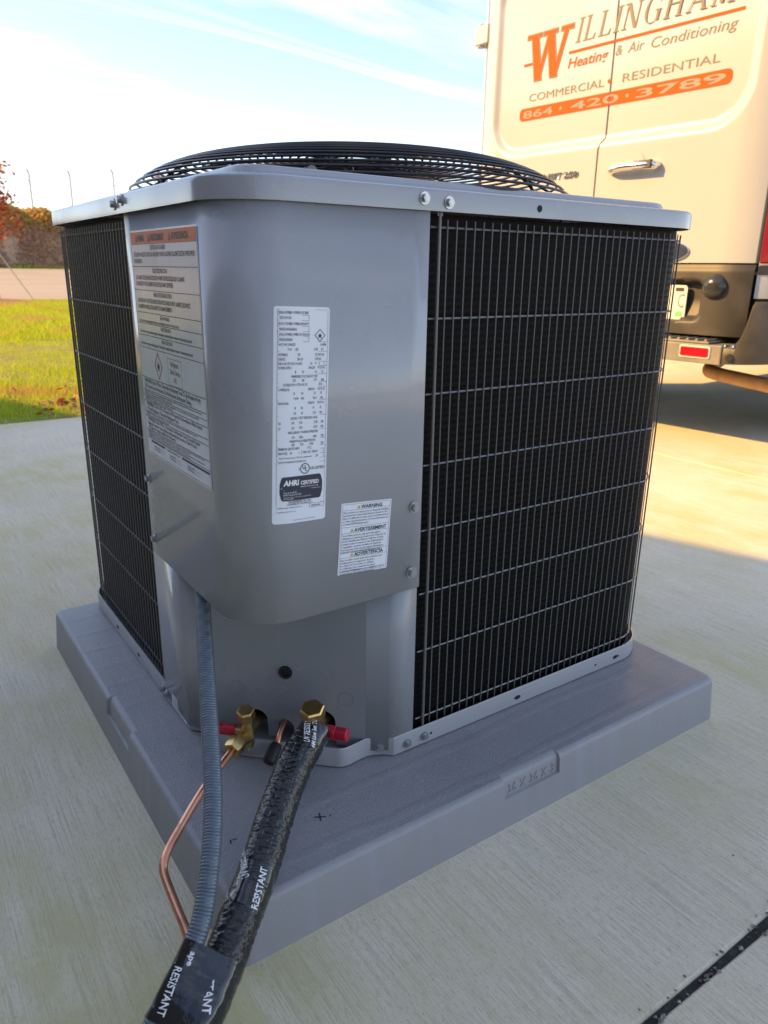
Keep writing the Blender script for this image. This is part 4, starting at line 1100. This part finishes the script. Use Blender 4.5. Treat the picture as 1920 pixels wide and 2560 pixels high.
# 3. bare copper liquid line
KP = [(.0925,.2035,.1336),(.0819,.1955,.132),(.0336,.1614,.1229),(-.0097,.1274,.1088),(-.0300,.1105,.1014),(-.0400,.0985,.0960),(-.0437,.0864,.0905),(-.0446,.0503,.0798),(-.0450,.0146,.0690),(-.052,-.0200,.0525),(-.075,-.045,.030),(-.15,-.09,.008)]
m = MB(); m.tube(smooth_path(KP, 10), .0050, 16)
cl_ = tag(m.build('copper_pipe', COPPER), 'thin bare copper refrigerant pipe bending behind the conduit', 'pipe')

# 4. shiny tape bundling conduit and suction line at the bottom
bw = tag(empty('tape_wrap', (0, 0, 0)), 'glossy black tape binding the conduit and insulated line together', 'tape')
def near_s(p): return min(range(len(SPATH)), key=lambda i: (SPATH[i]-p).length)
stations = []
i0 = int(np.searchsorted(SL, B3)); i1 = min(len(SL)-2, i0+70)
for i in range(i0, i1, 2):
    c0 = SPATH[i]; t = (SPATH[i+1]-SPATH[i-1]).normalized()
    jj = min(range(len(CPATH)), key=lambda k: abs((CPATH[k]-c0).dot(t))+.15*(CPATH[k]-c0).length); c1 = CPATH[jj]
    c1 = c1-t*((c1-c0).dot(t))
    e1 = (c1-c0).normalized(); e2 = t.cross(e1); D = (c1-c0).length; ra, rb = SRAD+.0016, .0112
    # convex hull of two circles
    th = math.acos(max(-1, min(1, (ra-rb)/max(D, 1e-4)))); P = []
    for k in range(29): a = th+(2*PI-2*th)*k/28; P.append(c0+(e1*math.cos(a)+e2*math.sin(a))*ra)
    for k in range(13): a = -th+2*th*k/12; P.append(c1+(e1*math.cos(a)+e2*math.sin(a))*rb)
    q = []
    for z_, p in enumerate(P): mid = (c0+c1)/2; sag = max(0, 1-abs((p-mid).dot(e1)-.004)/.012)**2*.0045; q.append(p-(p-mid).normalized()*sag+(p-mid).normalized()*(.0009*mnoise.noise(p*95)+.0005*mnoise.noise(p*240)))
    stations.append(q)
m = MB(); m.loft(stations, cap0=True, cap1=True); wrapo = m.build('tape_sleeve', TAPE, bw, angle=50)
tm2 = tubemap(.0030)
tape_text('RESISTANT', B3+.006, .28, .0105, wrapo, 200, w=.044, tmf=tm2)
tape_text('e Set Tape', B3+.012, .62, .0078, wrapo, 200, w=.034, tmf=tm2)
CL = [i*.00055 for i in range(len(CPATH))]
def conmap(x, a):
    j = min(len(CPATH)-2, max(1, int(x/.00055))); t = (CPATH[j+1]-CPATH[j-1]).normalized(); sd = t.cross(Vector((0,0,1))).normalized(); upv = sd.cross(t)
    a = a*SRAD/.0118
    return CPATH[j]+(upv*math.cos(a)+sd*math.sin(a))*.0128
jc = min(range(len(CPATH)), key=lambda k: (CPATH[k]-SPATH[i0]).length)
tape_text('RESISTANT', jc*.00055+.018, .05, .0100, wrapo, 190, w=.040, tmf=conmap)
tape_text('ape', jc*.00055+.002, -.30, .0078, wrapo, 186, w=.012, tmf=conmap)

# ================================================================== VAN (local: x forward, y to the photo's left, z up)
van = tag(empty('van', (2.698, 1.925, 0), R(4)), 'cream-lit white cargo van with orange and grey company lettering on its rear doors', 'van')
VW, VR = .94, .30
def rx(y):
    d = min(abs(y)-(VW-VR), VR*.999)
    return VR-math.sqrt(VR*VR-d*d) if d > 0 else 0.0
def sdrr(y, z):                                    # raised window-blank outline shared by both doors
    hy, z0, z1, r = .655, 1.335, 2.12, .14
    qx, qy = abs(y)-(hy-r), abs(z-(z0+z1)/2)-((z1-z0)/2-r)
    return math.hypot(max(qx, 0), max(qy, 0))+min(max(qx, qy), 0)-r
def sst(a, b, x): t = max(0, min(1, (x-a)/(b-a))); return t*t*(3-2*t)
def seam(z): return -.012+.022*sst(1.34, 1.28, z)*1.0 if z < 1.36 else -.012
def door_x(y, z):
    d = sdrr(y, z)
    return rx(y)+.020*(1-sst(-.004, .038, d))
def door(name, ya_fn, yb_fn, z0, z1, label):
    m = MB(); ny, nz = 90, 120; g_ = []
    zs_ = np.linspace(z0, z1, nz)
    for z in zs_:
        ya, yb = ya_fn(z), yb_fn(z)
        g_.append([(door_x(ya+(yb-ya)*k/ny, z), ya+(yb-ya)*k/ny, z) for k in range(ny+1)])
    m.loft(g_, closed=False)
    # returned edges
    for k in (0, -1): m.loft([[r_[k] for r_ in g_], [(r_[k][0]+.03, r_[k][1], r_[k][2]) for r_ in g_]], closed=False)
    o_ = m.build(name, VANP, van, angle=40); o_['label'] = label; return o_
dl = door('rear_door', lambda z: seam(z)+.0048, lambda z: .782, .792, 2.2, 'rear door without a handle, large W on it')
dr = door('rear_door', lambda z: -.782, lambda z: seam(z)-.0048, .792, 2.2, 'rear door with the chrome handle')
m = MB(); m.box((.065, -.79, .5), (.08, .79, 2.2)); m.build('door_gap_shade', DARK, van, smooth=False)  # near-black sheet behind the doors paints the shade in their gaps
# corner pillars, sides, roof and nose in one body shell
SEC = [(.90,.42),(.94,.55),(.94,1.2),(.94,1.9),(.90,2.15),(.78,2.40),(.5,2.50),(.2,2.52)]
sec = SEC+[(-y, z) for y, z in reversed(SEC)]
def st(x, f=1.0, zt=None): return [(x, y*f, min(z, zt) if zt else z) for y, z in sec]
m = MB()
m.loft([st(VR), st(.6), st(3.4), st(3.9, .99, 2.45), st(4.5, .97, 1.75), st(4.75, .96, 1.32), st(5.35, .92, 1.12), st(5.55, .80, .95)], closed=False, cap1=True)
for sgn in (1, -1):
    g_ = []
    for z in (.655, .80, 1.2, 1.9, 2.05, 2.2):
        row_ = []
        for k in range(13):
            y = .794+(.94-.794)*(1-(1-k/12)**2); row_.append((rx(y), sgn*y, z))
        g_.append(row_)
    m.loft(g_, closed=False)
    m.loft([[(rx(.794), sgn*.794, z) for z in (.655, 2.2)], [(rx(.794)+.05, sgn*.794, z) for z in (.655, 2.2)]], closed=False)
hd = []                                            # header above the doors
for z, q in ((2.2, 0), (2.3, .02), (2.42, .07), (2.5, .16), (2.52, VR)):
    hd.append([(max(q, rx(y)*(1 if z < 2.4 else .6))+.0 if z < 2.5 else q, y*(1 if z < 2.25 else .96 if z < 2.4 else .82 if z < 2.5 else .3), z) for y in np.linspace(-.94, .94, 41)])
m.loft(hd, closed=False)
body = m.build('body', VANP, van, angle=40)
m = MB(); m.box((.10, -.86, .44), (5.2, .86, .52)); m.tube([(1.15,-.7,.36),(1.15,.7,.36)], .07, 12); m.box((.05,-.62,.375),(.35,-.42,.44)); m.tube([(.02,-.30,.36),(.02,.30,.36)], .035, 10)
m.build('underbody', DARK, van, smooth=False)
m = MB(); m.add([(4.0,-.80,2.28),(4.0,.80,2.28),(4.72,.86,1.40),(4.72,-.86,1.40)], [(0,1,2,3)]); ws = m.build('windshield', GLASS, van, smooth=False); ws.location = (.06, 0, .03)
for sgn in (1, -1):
    m = MB(); m.add([(3.35, sgn*.948, 1.35),(4.45, sgn*.935, 1.35),(4.1, sgn*.93, 1.95),(3.35, sgn*.942, 1.95)], [(0,1,2,3)]); m.build('side_window', GLASS, van, smooth=False)
for x in (1.15, 4.75):
    for sgn in (1, -1):
        m = MB(); y0_, y1_ = sgn*.66, sgn*.90
        m.tube([(x, y0_, .355), (x, y0_+sgn*.02, .355), (x, y1_-sgn*.03, .355), (x, y1_, .355)], [.30, .35, .355, .31], 40); tw = m.build('wheel', TYRE, van)
        m = MB(); m.tube([(x, y1_-sgn*.05, .355), (x, y1_+sgn*.004, .355), (x, y1_+sgn*.006, .355)], [.22, .215, .10], 28); m.build('rim', mat('steel_rim', (.3,.3,.31), .4, metal=.7), tw)
# black plastic lower door skins
def skin(ya, yb, z0, z1, rec=None):
    m = MB(); ny, nz = 80, 50; g_ = []
    for z in np.linspace(z0, z1, nz+1):
        row_ = []
        for k in range(ny+1):
            y = ya+(yb-ya)*k/ny; x = rx(y)-.012+.010*sst(z1-.03, z1, z)
            if rec:
                hy0, hy1, a, b_, r = rec; qx, qy = abs(y-(hy0+hy1)/2)-((hy1-hy0)/2-r), abs(z-(a+b_)/2)-((b_-a)/2-r)
                d = math.hypot(max(qx, 0), max(qy, 0))+min(max(qx, qy), 0)-r
                x += .055*(1-sst(-.03 if y < -.5 else -.012, 0, d))*(1-.35*sst(a+.10, a, z))
            row_.append((x, y, z))
        g_.append(row_)
    m.loft(g_, closed=False); return m.build('door_skin', VANB, van, angle=45)
skin(-.788, -.006, .500, .786, (-.600, -.185, .548, .728, .035))
skin(.006, .788, .500, .786)
# plate in its recess
m = MB(); m.prism(rrect(-.515, .556, -.215, .700, .014), (.022, 0, 0), (0,1,0), (0,0,1), (-1,0,0), .006)
pt = m.build('number_plate', PLATEM, van, smooth=False)
p_ = Print(lambda x, y, l: (.0155-l, -.215-x, y)); p_.rect(.245, .674, .285, .690, 0); p_.rect(.255, .568, .290, .590, 1)
p_.t('C', .262, .606, .085, 2, w=.030); p_.mb.build('plate_print', [INK, PLATEG, VING], pt, smooth=False)
# round lock cover
m = MB(); m.tube([(-.006,-.649,.698),(-.018,-.649,.698),(-.026,-.649,.698),(-.040,-.649,.698),(-.043,-.649,.698)], [.052,.050,.044,.028,.012], 32); lc = m.build('lock_cover', mat('satin_black', (.03,.032,.036), .22), van)
m = MB(); ov = [(.105*math.cos(2*PI*k/36), .042*math.sin(2*PI*k/36)) for k in range(36)]
m.prism(ov, (-.001, -.405, .838), (0,1,0), (0,0,1), (-1,0,0), .008); em = m.build('oval_emblem', CHROME, dr, bevel=.002)
m = MB(); m.prism([(a*.88, b*.80) for a, b in ov], (-.0092, -.405, .838), (0,1,0), (0,0,1), (-1,0,0), .0015); m.build('emblem_field', mat('emblem_blue', (.03,.045,.09), .25), em, smooth=False)
# step bumper with reflectors and corner pieces
m = MB(); m.box((-.10, -.766, .392), (.05, .766, .470)); m.box((-.085, -.70, .470), (.05, .70, .480))
for k in range(34): y = -.69+.041*k; m.add([(-.08,y,.4805),(-.08,y+.018,.4805),(.045,y+.018,.4805),(.045,y,.4805),(-.08,y+.004,.490),(-.08,y+.014,.490),(.045,y+.014,.490),(.045,y+.004,.490)], [(0,1,5,4),(1,2,6,5),(2,3,7,6),(3,0,4,7),(4,5,6,7)])
bp_ = m.build('step_bumper', VANG, van, smooth=False, bevel=.004)
for sgn in (1, -1):
    m = MB(); y0_, y1_ = sorted((sgn*.590, sgn*.714))
    m.prism(rrect(y0_-.006, .413, y1_+.006, .463, .008), (-.1005, 0, 0), (0,1,0), (0,0,1), (-1,0,0), .004); fr_ = m.build('reflector_frame', PLATEM, bp_, smooth=False)
    m = MB(); m.prism(rrect(y0_, .419, y1_, .4565, .006), (-.104, 0, 0), (0,1,0), (0,0,1), (-1,0,0), .004); m.build('reflector', REDL, bp_, smooth=False)
    # corner bumper: curved shell rising to the tail light
    g_ = []
    for k in range(73):
        q = k/72
        y = .770+.20*min(1, q*1.7) if q < .6 else .97
        if q < .6: t_ = q/.6; y = .770+.20*math.sin(t_*PI/2); x = -.095+.20*(1-math.cos(t_*PI/2))
        else: y = .97; x = .105+(q-.6)/.4*.75
        ztop = .472+.173*min(1, max(0, (y-.795)/.062))**3
        if q >= .6: ztop = .645
        zlow = .392+.03*q
        g_.append([(x+.05, sgn*(y-.05), zlow), (x+.004, sgn*y, zlow+.004), (x, sgn*y, zlow+.03), (x, sgn*y, (zlow+ztop)/2), (x+.003, sgn*y, ztop-.012), (x+.012, sgn*y, ztop-.002), (x+.06, sgn*(y-.03), ztop)])
    m = MB(); m.loft(g_, closed=False); cbp = m.build('corner_bumper', VANB, van, angle=50)
    m = MB(); m.tube([(-.094, sgn*.800, .425), (-.099, sgn*.800, .425)], [.016, .014], 20); m.build('parking_sensor', mat('satin_black', (.03,.032,.036), .22), cbp)
    for q in (0, .035): m = MB(); m.tube([(-.088, sgn*(.770+q), .466), (-.088, sgn*(.770+q), .476)], [.008, .007], 10); m.build('trim_clip', CHROME, cbp)
    # tail light and the trim below it
    g_ = []
    for z in (.790, .80, 1.25, 1.275):
        g_.append([(rx(y)-.012 if z not in (.79, 1.275) else rx(y)-.002, sgn*y, z) for y in np.linspace(.799, .938, 9)])
    m = MB(); m.loft(g_, closed=False); m.build('tail_light', REDL, van, angle=50)
    g_ = []
    for z in (.745, .75, .78, .786): g_.append([(rx(y)-(.006 if z in (.75, .78) else -.004), sgn*y, z) for y in np.linspace(.797, .938, 9)])
    m = MB(); m.loft(g_, closed=False); m.build('light_trim', VANB, van)
p_ = Print(lambda x, y, l: (rx(-.835-x)-.0012-l, -.835-x, y)); p_.t('X', .016, .665, .07, w=.03, bold=.02); p_.mb.build('corner_sticker', INK, van, smooth=False)
# exhaust tail pipe
m = MB(); m.tube(smooth_path([(.75,-.38,.36),(.55,-.41,.322),(.42,-.45,.306),(.34,-.53,.302),(.25,-.70,.300),(.12,-1.0,.296)], 8), .031, 20); m.build('exhaust_pipe', RUST, van)
# handle on the right-hand door, hinges
m = MB(); m.tube([(-.003,-.19,1.205),(.006,-.19,1.205),(.016,-.19,1.205)], [.052,.047,.02], 28); m.build('handle_bowl', VANP, dr)
m = MB(); m.tube(smooth_path([(.0,-.082,1.185),(-.028,-.100,1.188),(-.040,-.16,1.192),(-.040,-.25,1.192),(-.030,-.302,1.190),(-.004,-.310,1.188)], 6), [.018]*31, 14); m.build('door_handle', [CHROME], dr)
m = MB(); m.box((-.052,-.308,1.176),(-.034,-.215,1.210)); m.build('handle_reflection', VANB, dr, bevel=.004)  # black piece stands in for a dark reflection on the chrome bar
for sgn, d_ in ((1, dl), (-1, dr)):
    for z in (1.905,):
        m = MB(); m.box((rx(.80)-.022, min(sgn*.775, sgn*.87), z-.045), (rx(.80)+.05, max(sgn*.775, sgn*.87), z+.045)); m.tube([(rx(.82)-.012, sgn*.845, z-.055), (rx(.82)-.012, sgn*.845, z+.055)], .020, 12); m.build('hinge', VANP, d_, bevel=.006)
# ---- lettering on the doors
def vmap(x, y, l=0): return (door_x(x, y)-.0016-l, x, y)
def vt(pr, body, yl, yr, z, cap, mi=0, shear=0.0, bold=0.0, lift=0.0):
    vs_, fs_ = text2d(body, 1.0, shear=shear, bold=bold, res=4)
    xa, xb = min(v[0] for v in vs_), max(v[0] for v in vs_); hh = .729*1.0
    pr.mb.add([vmap(yl-(a-xa)/(xb-xa)*(yl-yr), z+b*cap/hh*1.0, lift) for a, b in vs_], fs_, mi)
LO = Print(vmap)
class Serif:
    """italic serif capitals drawn stroke by stroke; cell height 1, pen at x"""
    def __init__(s, yl, z, h, sh, mi, pr, grow=0.0, lift=0.0): s.yl, s.z, s.h, s.sh, s.mi, s.pr, s.grow, s.lift, s.k = yl, z, h, sh, mi, pr, grow, lift, 0
    def poly(s, P):
        if s.grow:
            cx_ = sum(p[0] for p in P)/len(P); n = len(P); area = sum(P[i][0]*P[(i+1) % n][1]-P[(i+1) % n][0]*P[i][1] for i in range(n))
            if area < 0: P = P[::-1]
            out = []
            for i in range(n):
                a, b, c_ = Vector((*P[i-1],0)), Vector((*P[i],0)), Vector((*P[(i+1) % n],0))
                d1, d2 = (b-a).normalized(), (c_-b).normalized(); n1, n2 = Vector((d1.y,-d1.x,0)), Vector((d2.y,-d2.x,0)); q = (n1+n2); q = q/max(.35, q.length_squared/2)/1.0
                out.append(((b+q*s.grow)[0], (b+q*s.grow)[1]))
            P = out
        s.k += 1
        s.pr.mb.add([vmap(s.yl-(x+s.sh*y)*s.h, s.z+y*s.h, s.lift+.00006*s.k) for x, y in P], [tuple(range(len(P)))], s.mi)
    def bar(s, x0, y0, x1, y1, w): s.poly([(x0-w/2, y0), (x0+w/2, y0), (x1+w/2, y1), (x1-w/2, y1)])
    def serif(s, x, y, w, t=.055): s.poly([(x-w/2, y), (x+w/2, y), (x+w/2, y+t), (x-w/2, y+t)])
    def I(s, x): s.bar(x+.13, 0, x+.13, 1, .13); s.serif(x+.13, 0, .30); s.serif(x+.13, .945, .30); return x+.30
    def L(s, x):
        s.bar(x+.15, 0, x+.15, 1, .13); s.serif(x+.13, .945, .30); s.serif(x+.32, 0, .62); s.poly([(x+.50,0),(x+.63,0),(x+.66,.24),(x+.62,.24)]); return x+.72
    def N(s, x):
        s.bar(x+.14, 0, x+.14, 1, .06); s.bar(x+.16, 1, x+.70, 0, .16); s.bar(x+.74, 0, x+.74, 1, .06); s.serif(x+.14, 0, .26); s.serif(x+.08, .945, .22); s.serif(x+.74, .945, .26); return x+.94
    def H(s, x):
        for q in (.15, .70): s.bar(x+q, 0, x+q, 1, .13); s.serif(x+q, 0, .30); s.serif(x+q, .945, .30)
        s.serif(x+.425, .48, .5, .05); return x+.92
    def A(s, x):
        s.bar(x+.12, 0, x+.46, 1, .06); s.bar(x+.80, 0, x+.46, 1, .14); s.serif(x+.45, .30, .40, .05); s.serif(x+.12, 0, .24); s.serif(x+.80, 0, .30); return x+.96
    def M(s, x):
        s.bar(x+.14, 0, x+.18, 1, .06); s.bar(x+.20, 1, x+.50, .05, .15); s.bar(x+.50, .05, x+.84, 1, .06); s.bar(x+.88, 0, x+.86, 1, .14); s.serif(x+.14, 0, .24); s.serif(x+.88, 0, .30); s.serif(x+.14, .945, .2); s.serif(x+.90, .945, .24); return x+1.1
    def G(s, x):
        n = 22; prev = None
        for k in range(n+1):
            a = R(48+262*k/n); ca, sa = math.cos(a), math.sin(a); w = .035+.10*max(0, -ca)
            o_ = (x+.44+.40*ca, .5+.52*sa); i_ = (x+.44+(.40-w)*ca, .5+(.52-.045)*sa)
            if prev: s.poly([prev[0], o_, i_, prev[1]])
            prev = (o_, i_)
        s.bar(x+.72, .06, x+.72, .44, .13); s.serif(x+.70, .42, .30); s.poly([(x+.68,.72),(x+.73,.72),(x+.74,.98),(x+.70,.98)]); return x+.92
    def W(s, x):
        s.bar(x+.18, 1, x+.40, 0, .20); s.bar(x+.40, 0, x+.66, 1, .09); s.bar(x+.66, 1, x+.88, 0, .20); s.bar(x+.90, 0, x+1.16, 1, .09)
        s.serif(x+.17, .93, .42, .07); s.serif(x+.66, .93, .40, .07); s.serif(x+1.16, .93, .34, .07); return x+1.4
# the big W: grey edge below, orange above
Serif(.497, 1.632, .198, .06, 1, LO, grow=.028, lift=0).W(0)
Serif(.497, 1.632, .198, .06, 0, LO, lift=.0008).W(0)
sf = Serif(.205, 1.748, .098, .20, 1, LO); x = 0.0
sf2 = 'ILLINGHAM'; wtot = {'I': .30, 'L': .72, 'N': .94, 'G': .92, 'H': .92, 'A': .96, 'M': 1.1}
tot = sum(wtot[c_] for c_ in sf2); gap = ((.205+.573)/.098-tot-.2)/(len(sf2)-1)
for c_ in sf2: x = getattr(sf, c_)(x)+gap
def vrect(yl, yr, z0, z1, mi, n=30):
    for k in range(n):
        a, b_ = yl+(yr-yl)*k/n, yl+(yr-yl)*(k+1)/n; LO.mb.add([vmap(a,z0), vmap(b_,z0), vmap(b_,z1), vmap(a,z1)], [(0,1,2,3)], mi)
vrect(.238, seam(1.7)+.003, 1.709, 1.721, 0); vrect(seam(1.7)-.003, -.596, 1.709, 1.721, 0); vrect(.510, .458, 1.702, 1.714, 0, 4)
vt(LO, 'Heating', .238, .016, 1.651, .043, 0, .18, .012)
vt(LO, '&', -.022, -.056, 1.656, .042, 1, .15); vt(LO, 'Air', -.084, -.165, 1.656, .041, 1, .18); vt(LO, 'Conditioning', -.198, -.576, 1.653, .041, 1, .18)
vt(LO, 'COMMERCIAL', .463, .024, 1.544, .034, 1); LO.poly([(.0+.009*math.cos(2*PI*k/14)-.012+.009, 1.561+.009*math.sin(2*PI*k/14)) for k in range(14)], 0, .0002); vt(LO, 'RESIDENTIAL', -.072, -.522, 1.546, .034, 1)
def cap_bar(yl, yr, rl_, rr_):
    P = []
    z0, z1, r = 1.461, 1.517, .022
    Q_ = rrect(yr, z0, yl, z1, r, 5)
    for (y, z) in Q_: P.append((y if (rl_ or y < (yl+yr)/2) and (rr_ or y > (yl+yr)/2) else (yl if y > (yl+yr)/2 else yr), z if (rl_ or y < (yl+yr)/2) and (rr_ or y > (yl+yr)/2) else (z1 if z > 1.489 else z0)))
    c0 = vmap((yl+yr)/2, 1.489); LO.mb.add([vmap(a, b_) for a, b_ in P], [tuple(range(len(P)))], 0)
cap_bar(.519, seam(1.49)+.003, True, False); cap_bar(seam(1.49)-.003, -.582, False, True)
vt(LO, '864', .495, .310, 1.472, .034, 2, 0, .012, .0006); vt(LO, '420', .205, -.060, 1.472, .034, 2, 0, .012, .0006); vt(LO, '3789', -.150, -.555, 1.472, .034, 2, 0, .012, .0006)
for y in (.262, -.105): LO.poly([(y+.008*math.cos(2*PI*k/12), 1.489+.008*math.sin(2*PI*k/12)) for k in range(12)], 2, .0006)
LO.mb.build('door_lettering', [VINO, VING, VINB], dl, smooth=False)
vs_, fs_ = text2d('TRANSIT 250', .05, bold=.02, shear=.15, res=2); w = max(v[0] for v in vs_); m = MB()
m.add([(door_x(.42-a*.31/w, 1.2)-.006, .42-a*.31/w, 1.176+b*.75) for a, b in vs_], fs_); m.build('model_badge', CHROME, dl, smooth=False, solid=.004)
